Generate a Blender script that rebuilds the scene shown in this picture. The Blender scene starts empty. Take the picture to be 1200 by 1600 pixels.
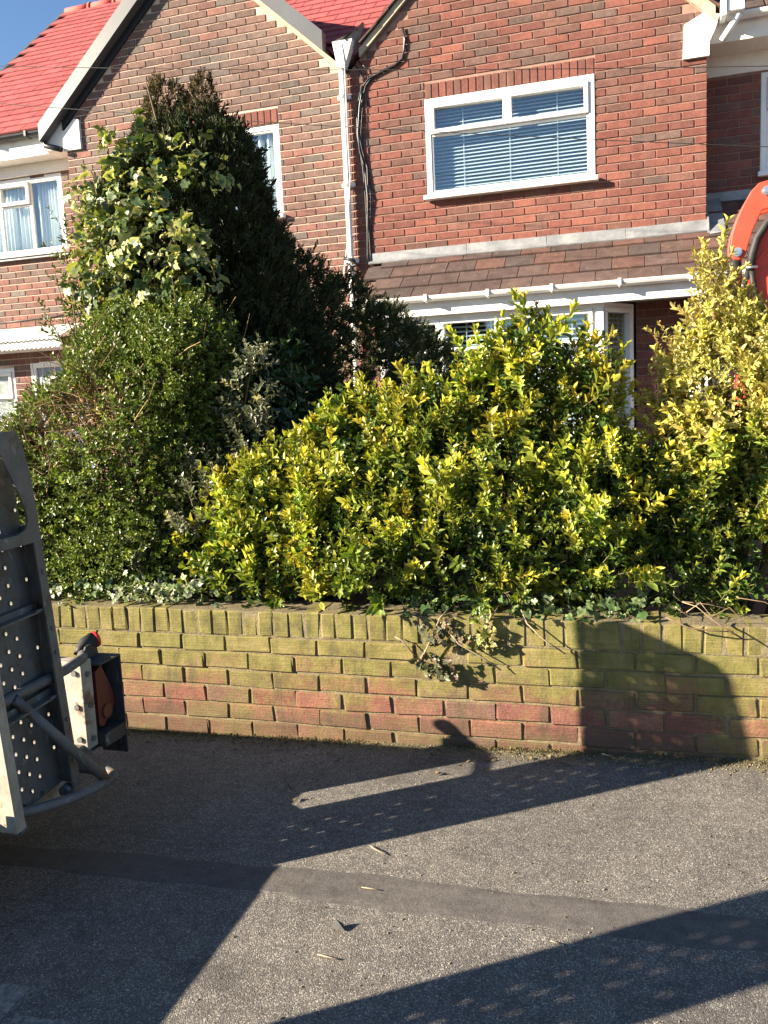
import bpy, math, random
import numpy as np
from mathutils import Vector, Matrix
R = math.radians
random.seed(7)
RNG = np.random.default_rng(11)
S = bpy.context.scene
COL = S.collection

# ------------------------------------------------------------------ camera, sky, sun, exposure
cam_d = bpy.data.cameras.new('camera')
cam = bpy.data.objects.new('camera', cam_d)
COL.objects.link(cam)
S.camera = cam
cam_d.sensor_fit = 'VERTICAL'
cam_d.sensor_height = 36.0
cam_d.lens = 36.0 * 1301.34 / 1600.0
cam_d.clip_end = 500.0
cam_d.clip_start = 0.05
CAM = Vector((2.2566, -3.321, 1.4598))
_pit, _rol, _yaw = 0.1278, 0.045, -0.2972
_fw = Vector((math.sin(_yaw) * math.cos(_pit), math.cos(_yaw) * math.cos(_pit), -math.sin(_pit)))
_rt = _fw.cross(Vector((0, 0, 1))).normalized()
_dn = _fw.cross(_rt)
_r = _rt * math.cos(_rol) + _dn * math.sin(_rol)
_d = -_rt * math.sin(_rol) + _dn * math.cos(_rol)
cam.matrix_world = Matrix(((_r.x, -_d.x, -_fw.x, CAM.x), (_r.y, -_d.y, -_fw.y, CAM.y), (_r.z, -_d.z, -_fw.z, CAM.z), (0, 0, 0, 1)))

SUN_AZ = R(32.0)            # light travels towards +X, +Y
SUN_EL = R(21.7)
sdir = Vector((math.cos(SUN_AZ) * math.cos(SUN_EL), math.sin(SUN_AZ) * math.cos(SUN_EL), -math.sin(SUN_EL)))
sun_d = bpy.data.lights.new('sun', 'SUN')
sun_d.energy = 5.0
sun_d.angle = R(0.53)
sun_d.color = (1.0, 0.87, 0.68)
sun = bpy.data.objects.new('sun', sun_d)
COL.objects.link(sun)
sun.rotation_euler = sdir.to_track_quat('-Z', 'Y').to_euler()
sun.location = (-6, -6, 8)

W = bpy.data.worlds.new('World')
S.world = W
W.use_nodes = True
nt = W.node_tree
sky = nt.nodes.new('ShaderNodeTexSky')
sky.sky_type = 'NISHITA'
sky.sun_disc = False
sky.sun_elevation = SUN_EL
sky.sun_rotation = math.atan2(-sdir.x, -sdir.y)
sky.air_density = 1.0
sky.dust_density = 0.1
sky.ozone_density = 4.0
bg = nt.nodes['Background']
nt.links.new(sky.outputs[0], bg.inputs[0])
bg.inputs[1].default_value = 0.05
S.view_settings.view_transform = 'Standard'
S.view_settings.look = 'None'
S.view_settings.exposure = 2.05
S.view_settings.gamma = 1.0
S.view_settings.use_curve_mapping = False
S.cycles.max_bounces = 8
S.cycles.transparent_max_bounces = 16


def frame_uv(p):
    q = Vector(p) - CAM
    z = q.dot(_fw)
    if z <= 0.05:
        return None
    return 0.5 + 1301.34 * q.dot(_r) / z / 1200.0, 0.5 + 1301.34 * q.dot(_d) / z / 1600.0, z


def shown_size(p):
    """0 when a point is outside the frame, else 1/distance."""
    f = frame_uv(p)
    if f is None or not (-0.02 < f[0] < 1.02 and -0.02 < f[1] < 1.02):
        return 0.0
    return 1.0 / f[2]


# ------------------------------------------------------------------ materials
class NT:
    def __init__(s, name):
        s.m = bpy.data.materials.new(name)
        s.m.use_nodes = True
        s.t = s.m.node_tree
        s.t.nodes.clear()
        s.out = s.n('ShaderNodeOutputMaterial')

    def n(s, kind, **kw):
        x = s.t.nodes.new(kind)
        for k, v in kw.items():
            if k.startswith('i_'):
                key = k[2:].replace('_', ' ')
                x.inputs[key].default_value = v
            else:
                setattr(x, k, v)
        return x

    def l(s, a, b):
        s.t.links.new(a, b)

    def noise(s, scale, detail=4, rough=0.6, vec=None, dim=None):
        x = s.n('ShaderNodeTexNoise')
        x.inputs['Scale'].default_value = scale
        x.inputs['Detail'].default_value = detail
        x.inputs['Roughness'].default_value = rough
        if vec is not None:
            s.l(vec, x.inputs['Vector'])
        return x

    def ramp(s, fac, stops):
        x = s.n('ShaderNodeValToRGB')
        e = x.color_ramp.elements
        while len(e) < len(stops):
            e.new(0.5)
        for i, (p, c) in enumerate(stops):
            e[i].position = p
            e[i].color = (c[0], c[1], c[2], 1) if not isinstance(c, (int, float)) else (c, c, c, 1)
        s.l(fac, x.inputs[0])
        return x.outputs[0]

    def mix(s, fac, a, b, mode='MIX'):
        x = s.n('ShaderNodeMix', data_type='RGBA', blend_type=mode)
        for sock, v in ((x.inputs[0], fac), (x.inputs[6], a), (x.inputs[7], b)):
            if isinstance(v, (int, float)):
                sock.default_value = v
            elif isinstance(v, (tuple, list)):
                sock.default_value = (v[0], v[1], v[2], 1)
            else:
                s.l(v, sock)
        return x.outputs[2]

    def math(s, op, a, b=0.0, clamp=False):
        x = s.n('ShaderNodeMath', operation=op, use_clamp=clamp)
        for i, v in enumerate((a, b)):
            if isinstance(v, (int, float)):
                x.inputs[i].default_value = v
            else:
                s.l(v, x.inputs[i])
        return x.outputs[0]

    def pos(s):
        return s.n('ShaderNodeNewGeometry').outputs['Position']

    def sep(s, vec):
        x = s.n('ShaderNodeSeparateXYZ')
        s.l(vec, x.inputs[0])
        return x.outputs

    def scaled(s, vec, sc):
        x = s.n('ShaderNodeMapping')
        x.inputs['Scale'].default_value = sc
        s.l(vec, x.inputs['Vector'])
        return x.outputs[0]

    def bump(s, h, strength, dist, normal=None):
        x = s.n('ShaderNodeBump')
        x.inputs['Strength'].default_value = strength
        x.inputs['Distance'].default_value = dist
        s.l(h, x.inputs['Height'])
        if normal is not None:
            s.l(normal, x.inputs['Normal'])
        return x.outputs[0]

    def bsdf(s, color, rough=0.8, metal=0.0, spec=0.5, normal=None):
        b = s.n('ShaderNodeBsdfPrincipled')
        for k, v in (('Base Color', color), ('Roughness', rough), ('Metallic', metal), ('Specular IOR Level', spec)):
            if isinstance(v, (int, float)):
                b.inputs[k].default_value = v
            elif isinstance(v, (tuple, list)):
                b.inputs[k].default_value = (v[0], v[1], v[2], 1)
            else:
                s.l(v, b.inputs[k])
        if normal is not None:
            s.l(normal, b.inputs['Normal'])
        return b

    def done(s, shader):
        s.l(shader, s.out.inputs['Surface'])
        return s.m


def piece_color(t):
    """vertex colour of the mesh times the colour of the object: each brick, tile or sprig has its own."""
    a = t.n('ShaderNodeAttribute', attribute_name='Col')
    o = t.n('ShaderNodeObjectInfo')
    return t.mix(1.0, a.outputs['Color'], o.outputs['Color'], 'MULTIPLY'), a.outputs['Alpha']


def mat_brick(name, moss=False, lines=False):
    t = NT(name)
    c, _ = piece_color(t)
    p = t.pos()
    n1 = t.noise(14, 5, 0.65, p)
    n2 = t.noise(95, 3, 0.6, p)
    c = t.mix(1.0, c, t.ramp(n1.outputs[0], [(0.25, (0.72, 0.7, 0.7)), (0.75, (1.25, 1.22, 1.2))]), 'MULTIPLY')
    c = t.mix(1.0, c, t.ramp(n2.outputs[0], [(0.3, (0.78, 0.78, 0.8)), (0.7, (1.2, 1.2, 1.2))]), 'MULTIPLY')
    h = t.math('ADD', t.math('MULTIPLY', n1.outputs[0], 0.5), n2.outputs[0])
    if moss:
        z = t.sep(p)[2]
        x = t.sep(p)[0]
        g = t.math('MULTIPLY', t.math('SUBTRACT', z, 0.17), 3.3, True)
        m1 = t.noise(3.2, 5, 0.7, p)
        m2 = t.noise(38, 4, 0.7, p)
        mm = t.math('ADD', t.math('MULTIPLY', m1.outputs[0], 1.3), t.math('MULTIPLY', m2.outputs[0], 1.0))
        f = t.math('MULTIPLY', t.math('SUBTRACT', t.math('ADD', t.math('ADD', mm, t.math('MULTIPLY', t.n('ShaderNodeObjectInfo').outputs['Random'], 0.14)), t.math('MULTIPLY', g, 0.66)), 1.14), 2.4, True)
        mc = t.ramp(t.noise(9, 4, 0.6, p).outputs[0], [(0.3, (0.09, 0.088, 0.034)), (0.48, (0.165, 0.158, 0.042)), (0.7, (0.255, 0.215, 0.085))])
        c = t.mix(t.math('MULTIPLY', f, 0.86), c, mc)
        sk = t.noise(2.0, 5, 0.75, t.scaled(p, (6.0, 6.0, 1.1)))
        c = t.mix(t.ramp(sk.outputs[0], [(0.52, 0.0), (0.66, 0.55)]), c, (0.06, 0.055, 0.035))
        # damp dark algae low at the foot of the wall
        a = t.math('MULTIPLY', t.math('SUBTRACT', t.math('ADD', 0.09, t.math('MULTIPLY', m2.outputs[0], 0.1)), z), 14.0, True)
        c = t.mix(t.math('MULTIPLY', a, 0.45), c, (0.07, 0.062, 0.035))
    if lines:
        w = t.noise(1.0, 4, 0.7, t.scaled(p, (5, 5, 210)))
        h = t.math('ADD', h, t.math('MULTIPLY', w.outputs[0], 1.7))
        c = t.mix(1.0, c, t.ramp(w.outputs[0], [(0.3, (0.8, 0.8, 0.8)), (0.6, (1.08, 1.08, 1.08))]), 'MULTIPLY')
    else:
        big = t.noise(0.7, 4, 0.6, p)
        c = t.mix(1.0, c, t.ramp(big.outputs[0], [(0.3, (0.82, 0.82, 0.83)), (0.7, (1.14, 1.13, 1.12))]), 'MULTIPLY')
        sk = t.noise(1.0, 5, 0.7, t.scaled(p, (7.0, 7.0, 0.8)))
        c = t.mix(t.ramp(sk.outputs[0], [(0.56, 0.0), (0.7, 0.3)]), c, (0.13, 0.1, 0.085))
    nb = t.bump(h, 0.75, 0.004)
    return t.done(t.bsdf(c, 0.9, 0, 0.25, nb).outputs[0])


def mat_rough(name, col, rough=0.85, var=0.25, scale=12, bump=0.4, bdist=0.003, metal=0.0, spec=0.4, fine=90, stain=None):
    t = NT(name)
    p = t.pos()
    n1 = t.noise(scale, 5, 0.65, p)
    n2 = t.noise(fine, 3, 0.6, p)
    lo, hi = 1 - var, 1 + var
    c = t.mix(1.0, col, t.ramp(n1.outputs[0], [(0.28, (lo, lo, lo)), (0.72, (hi, hi, hi))]), 'MULTIPLY')
    if stain:
        n3 = t.noise(scale * 0.6, 6, 0.75, p)
        c = t.mix(t.ramp(n3.outputs[0], [(0.5, 0.0), (0.68, stain[1])]), c, stain[0])
    h = t.math('ADD', t.math('MULTIPLY', n1.outputs[0], 0.6), n2.outputs[0])
    return t.done(t.bsdf(c, rough, metal, spec, t.bump(h, bump, bdist)).outputs[0])


def mat_tile(name, base_var=0.2, lichen=None):
    t = NT(name)
    c, _ = piece_color(t)
    p = t.pos()
    n1 = t.noise(9, 5, 0.7, p)
    n2 = t.noise(120, 3, 0.6, p)
    c = t.mix(1.0, c, t.ramp(n1.outputs[0], [(0.28, (1 - base_var,) * 3), (0.72, (1 + base_var,) * 3)]), 'MULTIPLY')
    if lichen:
        n3 = t.noise(26, 6, 0.75, p)
        c = t.mix(t.ramp(n3.outputs[0], [(0.6, 0.0), (0.7, 0.55)]), c, lichen)
    return t.done(t.bsdf(c, 0.85, 0, 0.3, t.bump(n2.outputs[0], 0.4, 0.003)).outputs[0])


def mat_leaf(name, rough=0.42, trans=0.3, spec=0.45):
    t = NT(name)
    c, a = piece_color(t)
    n = t.noise(60, 2, 0.5, t.pos())
    c = t.mix(1.0, c, t.ramp(n.outputs[0], [(0.3, (0.8, 0.82, 0.8)), (0.7, (1.15, 1.15, 1.1))]), 'MULTIPLY')
    b = t.bsdf(c, rough, 0, spec)
    tr = t.n('ShaderNodeBsdfTranslucent')
    t.l(t.mix(1.0, c, (1.15, 1.2, 0.6), 'MULTIPLY'), tr.inputs[0])
    m = t.n('ShaderNodeMixShader')
    m.inputs[0].default_value = trans
    t.l(b.outputs[0], m.inputs[1])
    t.l(tr.outputs[0], m.inputs[2])
    return t.done(m.outputs[0])


def mat_glass(name, tint=(0.9, 0.95, 0.95), ripple=0.0):
    t = NT(name)
    g_ = t.n('ShaderNodeNewGeometry')
    dp = t.n('ShaderNodeVectorMath', operation='DOT_PRODUCT')
    t.l(g_.outputs['Normal'], dp.inputs[0])
    t.l(g_.outputs['Incoming'], dp.inputs[1])
    c1 = t.math('SUBTRACT', 1.0, t.math('ABSOLUTE', dp.outputs['Value']), True)
    fac = t.math('ADD', t.math('MULTIPLY', t.math('POWER', c1, 4.0), 0.9), 0.13, True)
    tr = t.n('ShaderNodeBsdfTransparent')
    tr.inputs[0].default_value = (*tint, 1)
    g = t.n('ShaderNodeBsdfGlossy')
    g.inputs['Roughness'].default_value = 0.02 if not ripple else 0.18
    if ripple:
        t.l(t.bump(t.noise(130, 3, 0.6, t.pos()).outputs[0], ripple, 0.004), g.inputs['Normal'])
    m = t.n('ShaderNodeMixShader')
    t.l(fac, m.inputs[0])
    t.l(tr.outputs[0], m.inputs[1])
    t.l(g.outputs[0], m.inputs[2])
    return t.done(m.outputs[0])


def mat_worn_steel(name, col, mud=0.5):
    t = NT(name)
    p = t.pos()
    n1 = t.noise(14, 6, 0.7, p)
    c = t.mix(1.0, col, t.ramp(n1.outputs[0], [(0.28, (0.7, 0.7, 0.7)), (0.72, (1.3, 1.3, 1.3))]), 'MULTIPLY')
    ru = t.noise(7.5, 7, 0.75, p)
    c = t.mix(t.ramp(ru.outputs[0], [(0.56, 0.0), (0.64, 0.8)]), c, t.ramp(t.noise(45, 4, 0.7, p).outputs[0], [(0.3, (0.045, 0.022, 0.012)), (0.7, (0.16, 0.07, 0.03))]))
    sc = t.noise(1.0, 3, 0.6, t.scaled(p, (160, 22, 9)))
    c = t.mix(t.ramp(sc.outputs[0], [(0.63, 0.0), (0.67, 0.5)]), c, (0.3, 0.3, 0.29))
    dr = t.noise(1.0, 5, 0.75, t.scaled(p, (18, 18, 2.2)))
    c = t.mix(t.ramp(dr.outputs[0], [(0.5, 0.0), (0.7, mud)]), c, (0.13, 0.11, 0.085))
    sp = t.noise(70, 3, 0.6, p)
    c = t.mix(t.ramp(sp.outputs[0], [(0.66, 0.0), (0.7, 0.7)]), c, (0.16, 0.13, 0.1))
    h = t.math('ADD', ru.outputs[0], t.math('MULTIPLY', sp.outputs[0], 0.5))
    return t.done(t.bsdf(c, 0.62, 0.15, 0.4, t.bump(h, 0.35, 0.004)).outputs[0])


def mat_asphalt(name, coarse=True):
    t = NT(name)
    p = t.pos()
    v = t.n('ShaderNodeTexVoronoi')
    v.inputs['Scale'].default_value = 300 if coarse else 330
    t.l(p, v.inputs['Vector'])
    rnd = t.n('ShaderNodeSeparateColor')
    t.l(v.outputs['Color'], rnd.inputs[0])
    big = t.noise(1.7, 6, 0.7, p)
    mid = t.noise(22, 5, 0.7, p)
    fine = t.noise(330, 3, 0.7, p)
    if coarse:
        c = t.ramp(rnd.outputs[0], [(0.0, (0.092, 0.087, 0.083)), (0.5, (0.14, 0.13, 0.12)), (0.85, (0.21, 0.193, 0.173)), (0.98, (0.42, 0.38, 0.33))])
    else:
        c = t.ramp(rnd.outputs[0], [(0.0, (0.088, 0.081, 0.078)), (0.6, (0.106, 0.097, 0.092)), (0.95, (0.132, 0.121, 0.113))])
    c = t.mix(1.0, c, t.ramp(big.outputs[0], [(0.3, (0.78, 0.78, 0.8)), (0.7, (1.2, 1.18, 1.14))]), 'MULTIPLY')
    c = t.mix(1.0, c, t.ramp(mid.outputs[0], [(0.3, (0.75, 0.75, 0.75)), (0.7, (1.22, 1.22, 1.22))]), 'MULTIPLY')
    st = t.noise(0.9, 7, 0.72, t.scaled(p, (1.0, 1.9, 1.0)))
    c = t.mix(t.ramp(st.outputs[0], [(0.55, 0.0), (0.66, 0.5)]), c, (0.05, 0.046, 0.043))
    st2 = t.noise(2.6, 6, 0.75, p)
    c = t.mix(t.ramp(st2.outputs[0], [(0.6, 0.0), (0.72, 0.45)]), c, (0.2, 0.165, 0.12))
    gap = t.ramp(v.outputs['Distance'], [(0.35, 1.0), (0.8, 0.65)])
    c = t.mix(1.0, c, gap, 'MULTIPLY')
    if coarse:
        y = t.sep(p)[1]
        # moss and washed-in soil in the angle between pavement and wall
        e = t.math('MULTIPLY', t.math('SUBTRACT', t.math('ADD', y, t.math('MULTIPLY', mid.outputs[0], 0.16)), -0.05), 9.0, True)
        dirt = t.ramp(t.noise(60, 4, 0.7, p).outputs[0], [(0.3, (0.05, 0.045, 0.025)), (0.6, (0.16, 0.135, 0.06)), (0.75, (0.28, 0.23, 0.13))])
        c = t.mix(t.math('MULTIPLY', e, 0.9), c, dirt)
    h = t.math('SUBTRACT', t.math('MULTIPLY', rnd.outputs[1], 0.8), v.outputs['Distance'])
    h = t.math('ADD', h, t.math('MULTIPLY', fine.outputs[0], 0.5))
    nb = t.bump(h, 0.8 if coarse else 0.45, 0.0022 if coarse else 0.0014)
    nb = t.bump(mid.outputs[0], 0.5, 0.006, nb)
    return t.done(t.bsdf(c, 0.82, 0, 0.35, nb).outputs[0])


M = {}
M['brick'] = mat_brick('house_brick')
M['garden_brick'] = mat_brick('garden_brick', True, True)
M['mortar_pale'] = mat_rough('pale_mortar', (0.5, 0.36, 0.28), var=0.2)
M['mortar_red'] = mat_rough('pink_mortar', (0.255, 0.155, 0.12), var=0.2)
M['mortar_moss'] = mat_rough('mossy_mortar', (0.16, 0.13, 0.072), var=0.35, scale=20, bump=0.8, bdist=0.006)
M['tile_red'] = mat_tile('red_tile', 0.2, (0.2, 0.09, 0.08))
M['tile_brown'] = mat_tile('brown_tile', 0.35, (0.32, 0.27, 0.2))
M['upvc'] = mat_rough('white_plastic', (0.74, 0.73, 0.71), rough=0.4, var=0.06, scale=5, bump=0.05, spec=0.5, stain=((0.5, 0.46, 0.4), 0.35))
M['paint'] = mat_rough('white_paint', (0.78, 0.76, 0.72), rough=0.6, var=0.06, bump=0.15, stain=((0.35, 0.3, 0.24), 0.35))
M['render'] = mat_rough('cream_render', (0.72, 0.68, 0.62), rough=0.9, var=0.06, bump=0.3)
M['lead'] = mat_rough('lead_flashing', (0.22, 0.225, 0.235), rough=0.55, var=0.3, scale=7, bump=0.35, metal=0.25, stain=((0.38, 0.37, 0.35), 0.6))
M['lead_pale'] = mat_rough('weathered_lead', (0.5, 0.49, 0.45), rough=0.7, var=0.3, scale=7, bump=0.3, stain=((0.3, 0.29, 0.25), 0.7))
M['verge_grey'] = mat_rough('grey_verge_trim', (0.08, 0.082, 0.086), rough=0.38, var=0.12, scale=4, bump=0.05, spec=0.6)
M['timber'] = mat_rough('weathered_timber', (0.36, 0.31, 0.23), rough=0.85, var=0.25, scale=10)
M['black_plastic'] = mat_rough('black_plastic', (0.02, 0.021, 0.024), rough=0.35, var=0.15, bump=0.05)
M['rubber'] = mat_rough('black_rubber', (0.022, 0.021, 0.02), rough=0.6, var=0.3, bump=0.1)
M['steel'] = mat_worn_steel('worn_galvanised_steel', (0.125, 0.12, 0.112))
M['steel_cream'] = mat_worn_steel('sun_toned_steel', (0.36, 0.32, 0.255), 0.3)  # paler, warmer copy of the steel: sunlight put into the colour
M['steel_dark'] = mat_worn_steel('dark_worn_steel', (0.045, 0.045, 0.046), 0.35)
M['chrome'] = mat_rough('bright_steel', (0.55, 0.55, 0.55), rough=0.3, var=0.15, metal=0.9, bump=0.05)
M['orange'] = mat_rough('orange_red_paint', (0.62, 0.058, 0.03), rough=0.5, var=0.16, scale=8, bump=0.12, stain=((0.3, 0.07, 0.045), 0.6))
M['red_lens'] = mat_rough('red_lens', (0.55, 0.025, 0.02), rough=0.25, var=0.1, bump=0.05, spec=0.6)
M['dull_lens'] = mat_rough('shade_toned_red_lens', (0.1, 0.018, 0.016), rough=0.45, var=0.2, bump=0.05)  # shade over the lamp is put into this dark red
M['amber_lens'] = mat_rough('amber_lens', (0.1, 0.034, 0.016), rough=0.4, var=0.15, bump=0.05)  # amber darkened in the same way, for the shade it sits in
M['door_grey'] = mat_rough('slate_grey_door', (0.2, 0.24, 0.3), rough=0.45, var=0.05, bump=0.03)
M['dark'] = mat_rough('dark_room', (0.05, 0.045, 0.04), rough=0.9, var=0.1)
M['slat'] = mat_rough('white_blind_slat', (0.62, 0.66, 0.72), rough=0.5, var=0.02, bump=0.0)
M['net'] = mat_rough('white_net_fabric', (0.78, 0.79, 0.8), rough=0.9, var=0.04, bump=0.05)
M['curtain_gold'] = mat_rough('straw_curtain', (0.5, 0.36, 0.17), rough=0.9, var=0.1)
M['glass'] = mat_glass('window_glass')
M['glass_obscure'] = mat_glass('obscure_glass', (0.75, 0.85, 0.8), 0.9)
M['asphalt'] = mat_asphalt('asphalt')
M['patch'] = mat_asphalt('fine_asphalt', False)
M['concrete'] = mat_rough('worn_concrete', (0.22, 0.21, 0.195), var=0.6, scale=70, bump=1.0, bdist=0.008, stain=((0.085, 0.08, 0.075), 1.0))
M['soil'] = mat_rough('garden_soil', (0.045, 0.032, 0.022), var=0.5, scale=20, bump=1.0, bdist=0.02)
M['paving'] = mat_rough('dull_paving', (0.12, 0.1, 0.1), var=0.25, scale=8)
M['bark'] = mat_rough('brown_bark', (0.13, 0.085, 0.05), var=0.4, scale=40, bump=0.8)
M['twig'] = mat_rough('bare_twig', (0.13, 0.085, 0.05), var=0.35, scale=40, bump=0.3)
M['pale_twig'] = mat_rough('pale_dead_twig', (0.27, 0.21, 0.13), var=0.3, scale=40, bump=0.3)
M['leaf'] = mat_leaf('glossy_leaf', 0.38, 0.28)
M['leaf_dark'] = mat_leaf('dark_glossy_leaf', 0.33, 0.18)
M['needle'] = mat_leaf('conifer_scale', 0.7, 0.1, 0.2)
M['ivy'] = mat_leaf('ivy_leaf', 0.42, 0.22)
M['stone'] = mat_rough('dark_stone', (0.06, 0.06, 0.06), var=0.3, scale=60)
M['straw'] = mat_rough('dry_straw', (0.27, 0.22, 0.14), var=0.2, scale=60)
M['wire'] = mat_rough('black_wire', (0.02, 0.02, 0.02), rough=0.5, var=0.1, bump=0.0)


# ------------------------------------------------------------------ mesh builder
class MB:
    def __init__(s):
        s.v, s.f, s.smooth = [], [], []

    def add(s, verts, faces, smooth=False):
        o = len(s.v)
        s.v += [tuple(v) for v in verts]
        s.f += [tuple(i + o for i in f) for f in faces]
        s.smooth += [smooth] * len(faces)
        return s

    def box(s, x0, x1, y0, y1, z0, z1, m=None):
        vs = [(x, y, z) for z in (z0, z1) for y in (y0, y1) for x in (x0, x1)]
        if m is not None:
            vs = [m @ Vector(v) for v in vs]
        return s.add(vs, [(0, 2, 3, 1), (4, 5, 7, 6), (0, 1, 5, 4), (2, 6, 7, 3), (0, 4, 6, 2), (1, 3, 7, 5)])

    def bbox(s, x0, x1, y0, y1, z0, z1, b=0.004, m=None):
        """box with bevelled edges, 24 vertices"""
        c = [((x0, 1), (x1, -1)), ((y0, 1), (y1, -1)), ((z0, 1), (z1, -1))]
        vs, idx = [], {}
        for i in (0, 1):
            for j in (0, 1):
                for k in (0, 1):
                    for ax in range(3):
                        p = []
                        for q, w in enumerate((i, j, k)):
                            val, sg = c[q][w]
                            p.append(val if q == ax else val + sg * b)
                        idx[(i, j, k, ax)] = len(vs)
                        vs.append(p)
        g = lambda i, j, k, a: idx[(i, j, k, a)]
        fs = []
        for w in (0, 1):
            fs.append([g(w, 0, 0, 0), g(w, 1, 0, 0), g(w, 1, 1, 0), g(w, 0, 1, 0)][::(1 if w else -1)])
            fs.append([g(0, w, 0, 1), g(0, w, 1, 1), g(1, w, 1, 1), g(1, w, 0, 1)][::(1 if w else -1)])
            fs.append([g(0, 0, w, 2), g(1, 0, w, 2), g(1, 1, w, 2), g(0, 1, w, 2)][::(1 if w else -1)])
        for a in (0, 1):
            for b2 in (0, 1):
                fl = (a == b2)
                fs.append([g(a, b2, 0, 0), g(a, b2, 0, 1), g(a, b2, 1, 1), g(a, b2, 1, 0)][::(1 if not fl else -1)])
                fs.append([g(0, a, b2, 1), g(0, a, b2, 2), g(1, a, b2, 2), g(1, a, b2, 1)][::(1 if not fl else -1)])
                fs.append([g(a, 0, b2, 2), g(a, 0, b2, 0), g(a, 1, b2, 0), g(a, 1, b2, 2)][::(1 if not fl else -1)])
                for c2 in (0, 1):
                    fs.append([g(a, b2, c2, 0), g(a, b2, c2, 1), g(a, b2, c2, 2)][::(1 if (a + b2 + c2) % 2 else -1)])
        if m is not None:
            vs = [m @ Vector(v) for v in vs]
        return s.add(vs, fs)

    def tube(s, pts, r, n=8, caps=True, smooth=True):
        pts = [Vector(p) for p in pts]
        rs = r if isinstance(r, (list, tuple)) else [r] * len(pts)
        ref = None
        vs = []
        for i, p in enumerate(pts):
            d = (pts[min(i + 1, len(pts) - 1)] - pts[max(i - 1, 0)])
            if d.length < 1e-9:
                d = Vector((0, 0, 1))
            d.normalize()
            if ref is None:
                ref = d.orthogonal().normalized()
            ref = (ref - d * ref.dot(d))
            if ref.length < 1e-6:
                ref = d.orthogonal()
            ref.normalize()
            b = d.cross(ref)
            for k in range(n):
                a = 2 * math.pi * k / n
                vs.append(p + (ref * math.cos(a) + b * math.sin(a)) * rs[i])
        fs = []
        for i in range(len(pts) - 1):
            for k in range(n):
                k2 = (k + 1) % n
                fs.append((i * n + k, i * n + k2, (i + 1) * n + k2, (i + 1) * n + k))
        s.add(vs, fs, smooth)
        if caps and n > 3:
            o = len(s.v) - len(vs)
            s.f += [tuple(o + k for k in range(n))[::-1], tuple(o + (len(pts) - 1) * n + k for k in range(n))]
            s.smooth += [False, False]
        return s

    def prism(s, poly, axis, a, b):
        """polygon in the two other axes, extruded along axis from a to b; axis 'x': poly=(y,z), 'y': (x,z), 'z': (x,y)"""
        def P(p, t):
            return {'x': (t, p[0], p[1]), 'y': (p[0], t, p[1]), 'z': (p[0], p[1], t)}[axis]
        n = len(poly)
        vs = [P(p, a) for p in poly] + [P(p, b) for p in poly]
        fs = [tuple(range(n))[::-1], tuple(range(n, 2 * n))]
        for i in range(n):
            j = (i + 1) % n
            fs.append((i, j, n + j, n + i))
        return s.add(vs, fs)

    def mesh(s, name, mat, col=None):
        me = bpy.data.meshes.new(name)
        me.from_pydata(s.v, [], s.f)
        me.polygons.foreach_set('use_smooth', s.smooth)
        me.materials.append(M[mat] if isinstance(mat, str) else mat)
        if col is not None:
            put_col(me, np.asarray(col, dtype=np.float32))
        import bmesh
        bm = bmesh.new()
        bm.from_mesh(me)
        bmesh.ops.recalc_face_normals(bm, faces=bm.faces)
        bm.to_mesh(me)
        bm.free()
        me.update()
        return me

    def obj(s, name, mat, parent=None, col=None):
        return link(name, s.mesh(name, mat, col), parent)


def put_col(me, arr):
    n = len(me.vertices)
    a = me.color_attributes.new('Col', 'FLOAT_COLOR', 'POINT')
    if arr.ndim == 1:
        arr = np.tile(arr, (n, 1))
    if arr.shape[1] == 3:
        arr = np.hstack([arr, np.ones((n, 1), np.float32)])
    a.data.foreach_set('color', arr.astype(np.float32).ravel())


def link(name, me, parent=None):
    o = bpy.data.objects.new(name, me)
    COL.objects.link(o)
    if parent is not None:
        o.parent = parent
        if parent.get('_off'):
            pass
    return o


def thing(name, label, cat, loc=(0, 0, 0), group=None):
    """An Empty at the thing's base; its parts are built in world coordinates and parented without moving."""
    o = bpy.data.objects.new(name, None)
    COL.objects.link(o)
    o.empty_display_size = 0.1
    o.location = loc
    o['label'] = label
    o['category'] = cat
    if group:
        o['group'] = group
    return o


def adopt(parent, *objs):
    inv = Matrix.Translation(-Vector(parent.location))
    for o in objs:
        o.parent = parent
        o.matrix_parent_inverse = inv
    return objs[0]


def tag(o, label, cat, group=None):
    o['label'] = label
    o['category'] = cat
    if group:
        o['group'] = group
    return o


def arr_mesh(name, V, F, mat, col):
    """numpy triangles -> mesh"""
    me = bpy.data.meshes.new(name)
    nv, nf = len(V), len(F)
    me.vertices.add(nv)
    me.vertices.foreach_set('co', V.astype(np.float32).ravel())
    me.loops.add(nf * 3)
    me.loops.foreach_set('vertex_index', F.astype(np.int32).ravel())
    me.polygons.add(nf)
    me.polygons.foreach_set('loop_start', np.arange(0, nf * 3, 3, dtype=np.int32))
    me.update(calc_edges=True)
    me.validate()
    me.materials.append(M[mat])
    put_col(me, col.astype(np.float32))
    return me

# ------------------------------------------------------------------ ground
SL = 0.03                                    # the street climbs gently to the right


def gz(x):
    return SL * (x - 1.35)


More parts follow.
